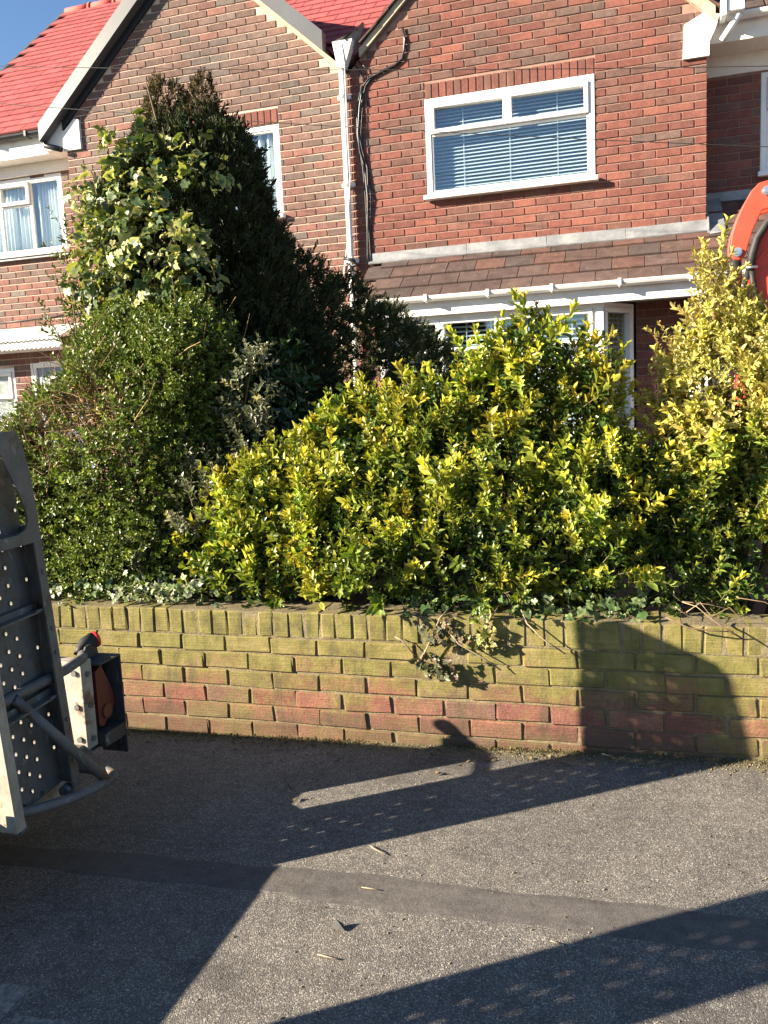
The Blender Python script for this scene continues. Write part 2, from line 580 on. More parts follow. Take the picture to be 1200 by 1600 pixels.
def sheet(name, x0, x1, y0, y1, dz, mat, kind='structure', edge=None, nx=2, ny=2):
    b = MB()
    vs, fs = [], []
    for j in range(ny):
        for i in range(nx):
            x = x0 + (x1 - x0) * i / (nx - 1)
            y = y0 + (y1 - y0) * j / (ny - 1)
            if edge and j in (0, ny - 1):
                y += edge(x, j)
            vs.append((x, y, gz(x) + (dz if not edge or j not in (0, ny - 1) else -0.0015)))
    for j in range(ny - 1):
        for i in range(nx - 1):
            a = j * nx + i
            fs.append((a, a + 1, a + nx + 1, a + nx))
    b.add(vs, fs)
    o = b.obj(name, mat)
    o['kind'] = kind
    return o


sheet('road', -60, 60, -60, -4.9, -0.11, 'patch')
sheet('pavement', -60, 60, -4.75, 0.02, 0.0, 'asphalt')
kerb_thing = thing('kerb', 'grey concrete kerb stones along the edge of the pavement', 'kerb', (2.0, -4.82, -0.1))
kb = MB().bbox(-0.45, 0.45, -0.062, 0.062, -0.2, 0.0, 0.012).mesh('kerb_stone', 'concrete')
for i in range(14):
    k = link('kerb_stone', kb)
    x = -4.0 + i * 0.915
    k.location = (x, -4.82, gz(x) + 0.004)
    k.rotation_euler = (0, -math.atan(SL), 0)
    adopt(kerb_thing, k)


def wob(x, j):
    return 0.022 * math.sin(x * 2.1 + j) + 0.012 * math.sin(x * 7.3 + 2 * j) + 0.007 * math.sin(x * 23 + j)


o = sheet('trench_patch', -4.0, 2.75, -1.19, -1.015, 0.0022, 'patch', edge=wob, nx=190, ny=6)
# broken concrete edging in the near left corner
b = MB()
for (cx, cy, w, h, rot) in ((0.48, -1.80, 0.5, 0.22, 0.07), (1.02, -1.865, 0.52, 0.21, 0.05)):
    m = Matrix.Translation((cx, cy, gz(cx) - 0.002)) @ Matrix.Rotation(rot, 4, 'Z') @ Matrix.Rotation(-math.atan(SL), 4, 'Y')
    s_ = MB().bbox(-w / 2, w / 2, -h / 2, h / 2, -0.05, 0.006, 0.004, m).obj('concrete_edging', 'concrete')
    s_['kind'] = 'structure'
sheet('back_garden', -60, 60, 0.1, 80, -0.05, 'soil')
b = MB()
b.box(-14, 14, 0.15, 9.5, 0.1, 0.44)
o = b.obj('garden_soil', 'soil')
o['kind'] = 'structure'

# ------------------------------------------------------------------ garden wall: every brick a part
wall = thing('garden_wall', 'low mossy brick garden wall with upright bricks along its top', 'garden wall', (1.3, 0.1, 0.0))
CH, BH = 0.0807, 0.0715
mb = MB()
mb.box(-5.2, 7.0, 0.010, 0.205, -0.2, 0.45)
mb.box(-5.2, 7.0, 0.007, 0.203, 0.45, 0.566)
adopt(wall, mb.obj('mortar', 'mortar_moss'))


def rough_brick(lx, ly, lz, seed, b=0.006):
    r = random.Random(seed)
    m = MB().bbox(-lx / 2, lx / 2, -ly / 2, ly / 2, -lz / 2, lz / 2, b)
    m.v = [(x + r.uniform(-.0038, .0038), y + r.uniform(-.003, .003), z + r.uniform(-.0032, .0032)) for x, y, z in m.v]
    return m.mesh('brick', 'garden_brick', (1, 1, 1))


ST = [rough_brick(0.2165, 0.1, BH, i, 0.0045) for i in range(7)]
SO = [rough_brick(0.068, 0.2, 0.112, 50 + i, 0.005) for i in range(6)]
SQ = rough_brick(0.14, 0.2, 0.112, 99, 0.006)
GPAL = [(0.205, 0.085, 0.065), (0.185, 0.082, 0.062), (0.165, 0.08, 0.06), (0.2, 0.1, 0.07), (0.225, 0.108, 0.072), (0.15, 0.085, 0.064)]


def gbrick(me, x, y, z, rz=0.0, flip=False):
    o = link('brick', me)
    o.location = (x, y, z)
    o.rotation_euler = (random.gauss(0, 0.008), random.gauss(0, 0.006), rz + random.gauss(0, 0.006) + (math.pi if random.random() < 0.5 else 0))
    c = random.choice(GPAL)
    k = random.uniform(0.82, 1.15)
    o.color = (c[0] * k, c[1] * k, c[2] * k, 1)
    adopt(wall, o)


x = -2.2
while x < 4.6:
    if abs(x - 2.075) < 0.04:
        gbrick(SQ, x + 0.034 + random.gauss(0, 0.001), 0.102, 0.45 + 0.058)
        x += 0.149
        continue
    gbrick(random.choice(SO), x, 0.102 + random.gauss(0, 0.002), 0.45 + 0.0585 + random.gauss(0, 0.0025))
    x += 0.0752
for row in range(1, 8):
    off = 0.0 if row % 2 else 0.1125
    z = 0.45 - (row - 1) * CH - CH / 2
    for i in range(-8, 20):
        xx = i * 0.225 + off + 0.1125
        if z + 0.036 < gz(xx) - 0.0:
            continue
        gbrick(random.choice(ST), xx + random.gauss(0, 0.003), 0.053 + random.gauss(0, 0.0018) - 0.002, z + random.gauss(0, 0.0018))

# ------------------------------------------------------------------ houses
YF, YS = 5.31, 5.76                     # gable front, set-back front
XL, XV, XR = -4.02, -0.56, 2.90         # left corner, party line, right corner
SLOPE = 0.905
HC, HB = 0.0774, 0.0655
EAVE = 4.80


def gable_top(x):
    a = XL if x < XV else XV
    bq = XV if x < XV else XR
    mid = (a + bq) / 2
    return 4.80 + SLOPE * ((bq - a) / 2 - abs(x - mid)) + 0.09


BR = {}


def brick_mesh(ln):
    k = round(ln, 3)
    if k not in BR:
        m = MB().bbox(-k / 2, k / 2, -0.05, 0.05, -HB / 2, HB / 2, 0.0035)
        rr = random.Random(int(k * 1000))
        m.v = [(x + rr.uniform(-.0015, .0015), y, z + rr.uniform(-.0015, .0015)) for x, y, z in m.v]
        BR[k] = m.mesh('brick', 'brick', (1, 1, 1))
    return BR[k]


HPAL_RED = [(0.1866, 0.0722, 0.0546), (0.1716, 0.0678, 0.0519), (0.2006, 0.0792, 0.059), (0.1602, 0.0669, 0.0528)]
HPAL_BRN = [(0.1518, 0.0754, 0.0589), (0.1334, 0.0708, 0.057), (0.1656, 0.081, 0.0626)]
HPAL_DRK = [(0.125, 0.083, 0.07), (0.145, 0.085, 0.07)]


def hcol(z, pale):
    t = min(1, max(0, (z - 3.1) / 1.7))
    r = random.random()
    if pale:
        pd, pb = 0.06 + 0.24 * t, 0.34 + 0.3 * t
    else:
        pd, pb = 0.01 + 0.17 * t, 0.12 + 0.25 * t
    c = random.choice(HPAL_DRK if r < pd else HPAL_BRN if r < pd + pb else HPAL_RED)
    k = random.uniform(0.85, 1.15)
    if pale:
        c = (c[0] * .98 + .008, c[1] * 1.12 + 0.014, c[2] * 1.14 + 0.014)
    return (c[0] * k, c[1] * k, c[2] * k, 1)


def wall_slab(mb, x0, x1, z0, z1, y0, y1, holes):
    xs = sorted({x0, x1, *[h[0] for h in holes], *[h[1] for h in holes]})
    zs = sorted({z0, z1, *[h[2] for h in holes], *[h[3] for h in holes]})
    xs = [x for x in xs if x0 <= x <= x1]
    zs = [z for z in zs if z0 <= z <= z1]
    for i in range(len(xs) - 1):
        run = None
        for j in range(len(zs) - 1):
            cx, cz = (xs[i] + xs[i + 1]) / 2, (zs[j] + zs[j + 1]) / 2
            solid = not any(h[0] < cx < h[1] and h[2] < cz < h[3] for h in holes)
            if solid and run is None:
                run = zs[j]
            if run is not None and (not solid):
                mb.box(xs[i], xs[i + 1], y0, y1, run, zs[j])
                run = None
        if run is not None:
            mb.box(xs[i], xs[i + 1], y0, y1, run, zs[-1])


def brick_list(x0, x1, z0, ztop, yface, holes, pale, phase=0.0, anchor=None):
    """list of (x, z, length) of stretcher bricks filling a wall region; ztop may be a function"""
    out = []
    anchor = x0 if anchor is None else anchor
    k0 = math.ceil((z0 - 3.03) / HC)
    k = k0
    top = ztop if callable(ztop) else (lambda x: ztop)
    zmax = max(top(x0 + (x1 - x0) * i / 40) for i in range(41))
    while True:
        zc = 3.03 + k * HC + HC / 2
        if zc + HB / 2 > zmax:
            break
        off = 0.1125 if k % 2 else 0.0
        i0 = int((x0 - anchor) / 0.225) - 2
        x = anchor + i0 * 0.225 + off + phase
        while x < x1:
            a, bq = max(x, x0), min(x + 0.225, x1)
            x += 0.225
            if bq - a < 0.03:
                continue
            segs = [(a, bq)]
            for h in holes:
                if h[2] < zc < h[3]:
                    ns = []
                    for (s0, s1) in segs:
                        if h[1] <= s0 or h[0] >= s1:
                            ns.append((s0, s1))
                            continue
                        if h[0] - s0 > 0.03:
                            ns.append((s0, h[0]))
                        if s1 - h[1] > 0.03:
                            ns.append((h[1], s1))
                    segs = ns
            for (s0, s1) in segs:
                if zc + HB / 2 > min(top(s0), top(s1)) + 0.055:
                    continue
                out.append(((s0 + s1) / 2, yface, zc, (s1 - s0) - 0.0105, pale))
        k += 1
    return out


def soldier_list(x0, x1, z0, yface, pale):
    out = []
    n = round((x1 - x0) / 0.0755)
    p = (x1 - x0) / n
    for i in range(n):
        out.append((x0 + p * (i + 0.5), yface, z0 + 0.0765, None, pale))
    return out


SOLD = None


def lay_bricks(house, lst):
    """the 300 bricks that show largest as parts, the others as one part"""
    global SOLD
    if SOLD is None:
        SOLD = MB().bbox(-0.0325, 0.0325, -0.05, 0.05, -0.0725, 0.0725, 0.0035).mesh('brick', 'brick', (1, 1, 1))
    vis = lambda q: shown_size((q[0], q[1], q[2])) * (1.0 if q[2] > 1.9 else 0.3) * (q[3] if q[3] else 0.14)
    lst = sorted(lst, key=lambda q: -vis(q))
    rest = MB()
    cols = []
    for n, (x, y, z, ln, pale) in enumerate(lst):
        c = hcol(z, pale)
        if ln is None:
            c = [v * 1.0 for v in random.choice(HPAL_RED + HPAL_RED + HPAL_BRN)] + [1]
        y2 = y + 0.05 + random.gauss(0, 0.0012)
        if n < 300 and vis((x, y, z, ln, pale)) > 0:
            o = link('brick', SOLD if ln is None else brick_mesh(ln))
            o.location = (x, y2, z)
            o.rotation_euler = (0, random.gauss(0, 0.006), 0)
            o.color = c
            adopt(house, o)
        else:
            n0 = len(rest.v)
            if ln is None:
                rest.bbox(x - .0325, x + .0325, y2 - .05, y2 + .05, z - .0725, z + .0725, 0.0035)
            else:
                rest.bbox(x - ln / 2, x + ln / 2, y2 - .05, y2 + .05, z - HB / 2, z + HB / 2, 0.0035)
            cols += [c[:3]] * (len(rest.v) - n0)
    o = rest.obj('brickwork', 'brick', None, cols)
    o['kind'] = 'stuff'
    adopt(house, o)


lh = thing('left_house'.replace('left_', 'terraced_'), 'brick house with a bright red tiled roof and grey trimmed gable behind the conifer', 'house', (-3.3, 6.5, 0.44))
rh = thing('terraced_house', 'brick house with a brown tiled canopy and white bay window behind the golden shrub', 'house', (1.2, 6.5, 0.44))

# window openings: x0, x1, z0, z1
W_R = (0.235, 1.895, 3.52, 4.484)
W_L = (-3.02, -1.372, 3.52, 4.484)
W_LS = (-6.0, -4.46, 3.52, 4.455)
W_RS = (3.41, 4.75, 3.49, 4.432)
BAY = (-0.25, 2.26, 0.75, 2.34)
DOOR_L = (-5.18, -4.28, 0.46, 2.20)
GW_L = (-6.9, -5.44, 1.15, 2.15)
PORCH = (2.72, 3.95, 0.46, 2.33)

SOL = 0.153
# ---- left house walls
mb = MB()
wall_slab(mb, XL + 0.006, XV, 0.44, 4.86, YF + 0.009, YF + 0.11, [W_L])
mb.prism([(XL + 0.006, 4.86), (XV, 4.86), ((XL + XV) / 2, 4.86 + SLOPE * (XV - XL) / 2)], 'y', YF + 0.009, YF + 0.11)
wall_slab(mb, -6.2, XL + 0.1, 0.44, 4.70, YS + 0.009, YS + 0.11, [W_LS, DOOR_L, GW_L])
mb.box(XL + 0.006, XL + 0.1, YF + 0.11, YS + 0.009, 0.44, 4.8)
mb.box(-6.2, -6.1, YS + 0.11, 11.0, 0.44, 5.0)
mb.box(-6.2, XV, 11.0, 11.1, 0.44, 5.0)
adopt(lh, mb.obj('wall', 'mortar_pale'))
L = brick_list(XL, XV, 0.45, gable_top, YF, [W_L, (W_L[0], W_L[1], W_L[3], W_L[3] + SOL)], True, anchor=XV + 0.02)
L += soldier_list(W_L[0], W_L[1], W_L[3], YF, True)
L += brick_list(-6.2, XL + 0.1, 0.45, 4.50, YS, [W_LS, DOOR_L, GW_L, (-6.2, -4.35, 2.30, 2.64)], True, anchor=XL)
lay_bricks(lh, L)

# ---- right house walls
mb = MB()
wall_slab(mb, XV, XR - 0.006, 0.44, 4.86, YF + 0.009, YF + 0.11, [W_R, BAY])
mb.prism([(XV, 4.86), (XR - 0.006, 4.86), ((XV + XR) / 2, 4.86 + SLOPE * (XR - XV) / 2)], 'y', YF + 0.009, YF + 0.11)
wall_slab(mb, XR - 0.1, 5.4, 0.44, 4.70, YS + 0.009, YS + 0.11, [W_RS, PORCH])
mb.box(XR - 0.1, XR - 0.006, YF + 0.11, YS + 0.009, 2.4, 4.8)
mb.box(5.3, 5.4, YS + 0.11, 11.0, 0.44, 5.0)
mb.box(XV, 5.4, 11.0, 11.1, 0.44, 5.0)
adopt(rh, mb.obj('wall', 'mortar_red'))
L = brick_list(XV, XR, 0.45, gable_top, YF, [W_R, (W_R[0], W_R[1], W_R[3], W_R[3] + SOL), (BAY[0], BAY[1], BAY[2], 2.62), (2.72, 2.95, 0, 2.62)], False, anchor=XR)
L += soldier_list(W_R[0], W_R[1], W_R[3], YF, False)
L += brick_list(XR + 0.002, 5.4, 2.62, 4.46, YS, [W_RS, PORCH], False, anchor=XR + 0.1)
lay_bricks(rh, L)
# side bricks of the right corner seen edge-on are the brick ends; party floor slabs keep the rooms dark
for h_, xa, xb in ((lh, -6.1, XV - 0.02), (rh, XV + 0.02, 5.3)):
    mb = MB()
    mb.box(xa, xb, YS + 0.12, 11.0, 2.62, 2.8)
    mb.box(xa, xb, YS + 0.12, 11.0, 4.72, 4.78)
    mb.box(xa, xb, YS + 2.6, YS + 2.7, 0.44, 4.72)
    mb.box(xa, xa + 0.06, YS + 0.12, YS + 2.6, 0.44, 4.72)
    adopt(h_, mb.obj('inner_wall', 'dark'))

# ---- roofs
rs = math.sqrt(1 + SLOPE * SLOPE)


def tile_run(house, origin, udir, vdir, nu, nv, tw, gauge, mesh, palette, keep=None, stagger=True, limit=300, name='roof_tile', tilt_deg=5.0):
    """rows of overlapping tiles: u along the eave, v up the slope"""
    u, v = Vector(udir).normalized(), Vector(vdir).normalized()
    n = u.cross(v)
    if n.z < 0:
        n = -n
    tilt = Matrix((u, v, n)).transposed().to_4x4()
    pos = []
    for j in range(nv):
        for i in range(nu):
            p = Vector(origin) + u * ((i + (0.5 if (j % 2 and stagger) else 0)) * tw) + v * (j * gauge)
            if keep and not keep(p):
                continue
            pos.append(p)
    pos.sort(key=lambda p: -shown_size(p))
    rest = MB()
    rc = []
    for k, p in enumerate(pos):
        m = Matrix.Translation(p) @ tilt @ Matrix.Rotation(random.gauss(0, 0.004), 4, 'Z') @ Matrix.Rotation(R(-tilt_deg) + random.gauss(0, 0.004), 4, 'X')
        c = random.choice(palette)
        s_ = random.uniform(0.9, 1.1)
        c = (c[0] * s_, c[1] * s_, c[2] * s_, 1)
        if k < limit and shown_size(p) > 0:
            o = link(name, mesh)
            o.matrix_world = m
            adopt(house, o)
            o.matrix_basis = m
            o.color = c
        else:
            vs = [m @ vv.co for vv in mesh.vertices]
            rest.add(vs, [tuple(f.vertices) for f in mesh.polygons])
            rc += [c[:3]] * len(vs)
    if rest.v:
        o = rest.obj('roof_tiling', mesh.materials[0], None, rc)
        o['kind'] = 'stuff'
        adopt(house, o)


def tile_mesh(w, l, th, mat):
    m = MB()
    # slightly cambered tile: thicker nose, two rolls
    x0, x1 = -w / 2 + 0.002, w / 2 - 0.002
    m.bbox(x0, x1, -0.0, l, 0.0, th, 0.003)
    return m.mesh('roof_tile', mat, (1, 1, 1))


T_RED = tile_mesh(0.30, 0.24, 0.026, 'tile_red')
T_BRN = tile_mesh(0.29, 0.27, 0.03, 'tile_brown')
RED = [(0.27, 0.058, 0.058), (0.245, 0.053, 0.052), (0.29, 0.066, 0.066), (0.255, 0.062, 0.06)]
BRN = [(0.078, 0.048, 0.04), (0.068, 0.045, 0.039), (0.096, 0.05, 0.04), (0.06, 0.043, 0.039), (0.085, 0.055, 0.047)]
EY, EZ = 5.50, 4.86          # main eave
RIDGE_Y = 8.68
# main roof decks (under the tiles)
for h_, xa, xb in ((lh, -6.24, XV), (rh, XV, 5.5)):
    mb = MB()
    mb.add([(xa, EY, EZ), (xb, EY, EZ), (xb, RIDGE_Y, EZ + SLOPE * (RIDGE_Y - EY)), (xa, RIDGE_Y, EZ + SLOPE * (RIDGE_Y - EY)),
            (xa, 2 * RIDGE_Y - EY, EZ), (xb, 2 * RIDGE_Y - EY, EZ)], [(0, 1, 2, 3), (3, 2, 5, 4)])
    # gable roof decks running back into the main roof
    ga, gb = (XL, XV) if h_ is lh else (XV, XR)
    gm = (ga + gb) / 2
    hz = 4.93 + SLOPE * (gb - ga) / 2
    for (e, sgn) in ((ga, 1), (gb, -1)):
        mb.add([(e, YF - 0.02, 4.93), (gm, YF - 0.02, hz), (gm, 9.0, hz), (e, 6.2, 4.93)], [(0, 1, 2, 3)])
    adopt(h_, mb.obj('roof', 'tile_red' if h_ is lh else 'tile_brown', None, (0.3, 0.07, 0.06) if h_ is lh else (0.12, 0.08, 0.065)))


def main_keep(x0, x1):
    def f(p):
        if not (x0 < p.x < x1):
            return False
        for ga, gb in ((XL, XV), (XV, XR)):
            if ga < p.x < gb:
                t = 4.93 + SLOPE * ((gb - ga) / 2 - abs(p.x - (ga + gb) / 2))
                if p.z < t + 0.02:
                    return False
        return True
    return f


vd = (0, 1 / rs, SLOPE / rs)
tile_run(lh, (-6.1, EY - 0.03, EZ + 0.02), (1, 0, 0), vd, 20, 25, 0.30, 0.17, T_RED, RED, main_keep(-6.25, 0.3))
tile_run(rh, (2.95, EY - 0.03, EZ + 0.02), (1, 0, 0), vd, 8, 25, 0.30, 0.17, T_BRN, BRN[1:], main_keep(0.3, 5.5))
# ridge tiles and left verge of the red roof
mb = MB()
for i in range(14):
    x0 = -6.24 + i * 0.45
    mb.tube([(x0, RIDGE_Y, EZ + SLOPE * (RIDGE_Y - EY) + 0.02), (x0 + 0.43, RIDGE_Y, EZ + SLOPE * (RIDGE_Y - EY) + 0.02)], [0.07, 0.075], 10)
    mb.tube([(x0 + 0.42, RIDGE_Y, EZ + SLOPE * (RIDGE_Y - EY) + 0.02), (x0 + 0.46, RIDGE_Y, EZ + SLOPE * (RIDGE_Y - EY) + 0.02)], [0.085, 0.085], 10)
adopt(lh, mb.obj('ridge', 'tile_red', None, (0.5, 0.1, 0.08)))
mb = MB()
for j in range(26):
    y = EY + j * 0.17 / rs
    z = EZ + SLOPE * (y - EY)
    m = Matrix.Translation((-6.27, y, z)) @ Matrix.Rotation(math.atan(SLOPE), 4, 'X')
    mb.bbox(-0.035, 0.035, -0.02, 0.2, -0.07, 0.05, 0.006, m)
adopt(lh, mb.obj('verge', 'verge_grey'))

# gable verges
def sloped(mb, xa, xb, y0, y1, dz0, dz1, za, zb):
    mb.prism([(xa, za + dz0), (xb, zb + dz0), (xb, zb + dz1), (xa, za + dz1)], 'y', y0, y1)


gl = (XL + XV) / 2
zt = 4.93 + SLOPE * (XV - XL) / 2
mb = MB()
sloped(mb, XL - 0.26, gl, YF - 0.13, YF - 0.02, -0.06, 0.13, 4.93 - 0.26 * SLOPE, zt)
sloped(mb, XV - 0.22, gl, YF - 0.13, YF - 0.02, -0.06, 0.13, 4.93 + 0.22 * SLOPE, zt)
adopt(lh, mb.obj('verge', 'verge_grey'))
mb = MB()
sloped(mb, XL - 0.02, gl, YF - 0.02, YF + 0.02, -0.16, 0.05, 4.93 - 0.02 * SLOPE, zt)
adopt(lh, mb.obj('undercloak', 'black_plastic'))
mb = MB()
sloped(mb, XV - 0.06, gl, YF - 0.075, YF - 0.004, -0.115, -0.062, 4.93 + 0.06 * SLOPE, zt)
adopt(lh, mb.obj('bargeboard', 'timber'))
mb = MB()
gr = (XV + XR) / 2
sloped(mb, XV + 0.14, gr, YF - 0.045, YF - 0.004, -0.08, 0.0, 4.93 + 0.14 * SLOPE, zt)
sloped(mb, XR + 0.06, gr, YF - 0.06, YF - 0.004, -0.11, 0.01, 4.93 - 0.06 * SLOPE, zt)
adopt(rh, mb.obj('bargeboard', 'timber'))
T_V = MB().bbox(-0.1, 0.1, 0, 0.25, 0, 0.018, 0.003).mesh('verge_tile', 'tile_brown', (1, 1, 1))
for sgn, e in ((1, XV), (-1, XR)):
    for j in range(15):
        d = -0.12 + 0.17 / rs * j if sgn < 0 else 0.16 + 0.17 / rs * j
        px = e + sgn * d
        pz = 4.95 + SLOPE * d
        u = Vector((0, 1, 0))
        v = Vector((sgn / rs, 0, SLOPE / rs))
        n = u.cross(v)
        if n.z < 0:
            n = -n
            u = -u
        m = Matrix.Translation((px, YF + 0.02, pz)) @ Matrix((u, v, n)).transposed().to_4x4() @ Matrix.Rotation(R(-3), 4, 'X')
        o = link('verge_tile', T_V)
        adopt(rh, o)
        o.matrix_basis = m
        c = random.choice(BRN)
        o.color = (*c, 1)

# valley hopper and downpipe on the party line
mb = MB()
mb.add([(XV - .115, YF - .13, 5.13), (XV + .1, YF - .13, 5.13), (XV + .1, YF - .005, 5.13), (XV - .115, YF - .005, 5.13),
        (XV - .075, YF - .11, 4.88), (XV + .0, YF - .11, 4.88), (XV + .0, YF - .03, 4.88), (XV - .075, YF - .03, 4.88)],
       [(0, 1, 5, 4), (1, 2, 6, 5), (2, 3, 7, 6), (3, 0, 4, 7), (4, 5, 6, 7), (0, 3, 2, 1)])
hop = adopt(rh, mb.obj('hopper', 'paint'))
mb = MB()
PX = XV - 0.045
mb.tube([(PX, YF - .07, 4.9), (PX, YF - .07, 2.0), (PX, YF - .07, 0.5)], 0.03, 12)
pipe = adopt(rh, mb.obj('downpipe', 'paint'))
mb = MB()
for z in (4.62, 3.75, 2.98, 1.7):
    mb.tube([(PX, YF - .07, z - .03), (PX, YF - .07, z + .03)], 0.036, 12)
    mb.box(PX - .07, PX + .07, YF - .035, YF - .002, z - .02, z + .02)
br_ = mb.obj('pipe_bracket', 'paint')
br_.parent = pipe
mb = MB()
mb.tube([(PX + .03, YF - .13, 5.1), (PX + .05, YF - .12, 4.9), (PX + .045, YF - .115, 4.2), (PX + .05, YF - .11, 3.8), (PX + .0, YF - .115, 3.3), (PX - .03, YF - .02, 3.25), (PX - 0.1, YF - .012, 2.9), (PX - .16, YF - .012, 2.4), (PX - .17, YF - .012, 1.9)], 0.006, 5)
adopt(rh, mb.obj('white_cable', 'paint'))
mb = MB()
mb.tube([(PX - .06, YF - .11, 3.0), (PX + .05, YF - .12, 2.97), (PX + .06, YF - .07, 2.93), (PX, YF - .115, 2.9)], 0.018, 6)
mb.tube([(PX - .03, YF - .115, 2.95), (PX + .05, YF - .125, 2.86), (PX + .09, YF - .05, 2.84)], 0.012, 6)
adopt(rh, mb.obj('cable_knot', 'black_plastic'))
# lead lips at the valley
mb = MB()
mb.add([(XV - .13, YF - .1, 5.14), (XV + .02, YF - .16, 5.15), (XV + .16, YF - .08, 5.24), (XV + .06, YF + .1, 5.16), (XV - .1, YF + .1, 5.13)], [(0, 1, 2, 3, 4)])
mb.add([(XV + .03, YF - .15, 5.12), (XV + .2, YF - .06, 5.3), (XV + .2, YF + .0, 5.3), (XV + .1, YF - .0, 5.06)], [(0, 1, 2, 3)])
adopt(rh, mb.obj('valley_lead', 'lead'))

# black service cables on the right gable
mb = MB()
C1 = [(0.04, 5.18), (0.055, 5.08), (0.05, 4.98), (0.03, 4.90), (-0.06, 4.85), (-0.2, 4.81), (-0.33, 4.765), (-0.40, 4.70), (-0.455, 4.5), (-0.475, 4.25), (-0.46, 4.08), (-0.42, 3.9), (-0.405, 3.6), (-0.42, 3.3), (-0.425, 3.03), (-0.42, 2.93)]
for k, (dx, r_, y_) in enumerate(((0, .011, .02), (.018, .009, .017), (-.016, .007, .014), (.03, .005, .012))):
    pts = []
    for i, (x, z) in enumerate(C1):
        jj = 0.008 * math.sin(i * 1.7 + k * 2.1)
        hor = 1 if i > 5 else 0.0
        pts.append((x + dx * hor + jj, YF - y_ + (-0.02 if i in (9, 12) else 0), z + (dx * 0.5 if not hor else 0)))
    mb.tube(pts[(0 if k < 2 else 3 if k == 2 else 6):], r_, 6)
mb.tube([(-0.5, YF - .012, 4.95), (-0.44, YF - .02, 4.86), (-0.38, YF - .012, 4.72), (-0.37, YF - .012, 4.5)], 0.006, 5)
mb.tube([(-0.44, YF - .012, 4.95), (-0.37, YF - .03, 4.88), (-0.33, YF - .012, 4.76)], 0.006, 5)
adopt(rh, mb.obj('cable', 'black_plastic'))

# kneelers: white boxed ends under the verges
mb = MB()
mb.prism([(XL - .01, 4.52), (XL + .215, 4.52), (XL + .215, 4.835), (XL + .16, 4.85), (XL - .01, 4.72)], 'y', YF - 0.035, YF + 0.1)
adopt(lh, mb.obj('kneeler', 'paint'))
mb = MB()
mb.prism([(XL - .30, 4.56), (XL - .012, 4.56), (XL - .012, 4.85), (XL - .06, 4.86), (XL - .30, 4.72)], 'y', YF - 0.0, YF + 0.2)
adopt(lh, mb.obj('eave_box', 'paint'))
mb = MB()
mb.prism([(XR - .215, 4.48), (XR + .012, 4.48), (XR + .012, 4.60), (XR + .06, 4.70), (XR + .10, 4.82), (XR - .02, 4.86), (XR - .205, 4.775)], 'y', YF - 0.035, YF + 0.1)
adopt(rh, mb.obj('kneeler', 'paint'))
# black elbow pipe on the left kneeler
mb = MB()
mb.tube([(XL - .27, YF - .02, 4.80), (XL - .27, YF - .03, 4.68), (XL - .24, YF - .05, 4.60), (XL - .02, YF - .07, 4.53)], 0.032, 8)
mb.tube([(XL - .27, YF - .02, 4.83), (XL - .27, YF - .02, 4.76)], 0.04, 8)
adopt(lh, mb.obj('rain_elbow', 'black_plastic'))


def gutter(house, xa, xb, y, z, r, mat, brackets, drop=0.0, name='gutter'):
    mb = MB()
    n = 9
    vs, fs = [], []
    for x, dz in ((xa, 0), (xb, drop)):
        for k in range(n):
            a = math.pi + math.pi * k / (n - 1)
            vs.append((x, y + r * math.cos(a), z + dz + r * math.sin(a) * 0.9))
        for k in range(n - 1, -1, -1):
            a = math.pi + math.pi * k / (n - 1)
            vs.append((x, y + (r - .006) * math.cos(a), z + dz + (r - .006) * math.sin(a) * 0.9))
    m2 = 2 * n
    for k in range(m2):
        k2 = (k + 1) % m2
        fs.append((k, k2, m2 + k2, m2 + k))
    for e in (0, m2):
        for k in range(n - 1):
            fs.append((e + k, e + k + 1, e + m2 - 2 - k, e + m2 - 1 - k))
    mb.add(vs, fs, False)
    g = adopt(house, mb.obj(name, mat))
    for bx in brackets:
        q = MB()
        t = (bx - xa) / (xb - xa)
        pts = []
        for k in range(n):
            a = math.pi + math.pi * k / (n - 1)
            pts.append((bx, y + (r + .004) * math.cos(a), z + drop * t + (r + .004) * math.sin(a) * 0.9))
        q.tube(pts, 0.009, 5)
        q.box(bx - .014, bx + .014, y - r - .012, y - r + .01, z + drop * t - .05, z + drop * t + .012)
        o = q.obj('bracket', mat)
        o.parent = g
    return g


# left main eave
gutter(lh, -6.2, XL - 0.26, EY - 0.06, EZ - 0.02, 0.06, 'black_plastic', (-5.9, -5.2, -4.62))
mb = MB()
mb.box(-6.2, XL - 0.0, EY + 0.005, EY + 0.03, 4.60, 4.84)
mb.box(-6.2, XL - 0.0, EY + 0.03, YS + 0.02, 4.60, 4.62)
adopt(lh, mb.obj('fascia', 'paint'))
mb = MB()
mb.box(-6.2, XL + 0.0, YS - 0.02, YS + 0.05, 4.53, 4.6)
mb.box(-6.2, XL - 0.28, YS - 0.045, YS - 0.02, 4.462, 4.535)
adopt(lh, mb.obj('render_band', 'render'))
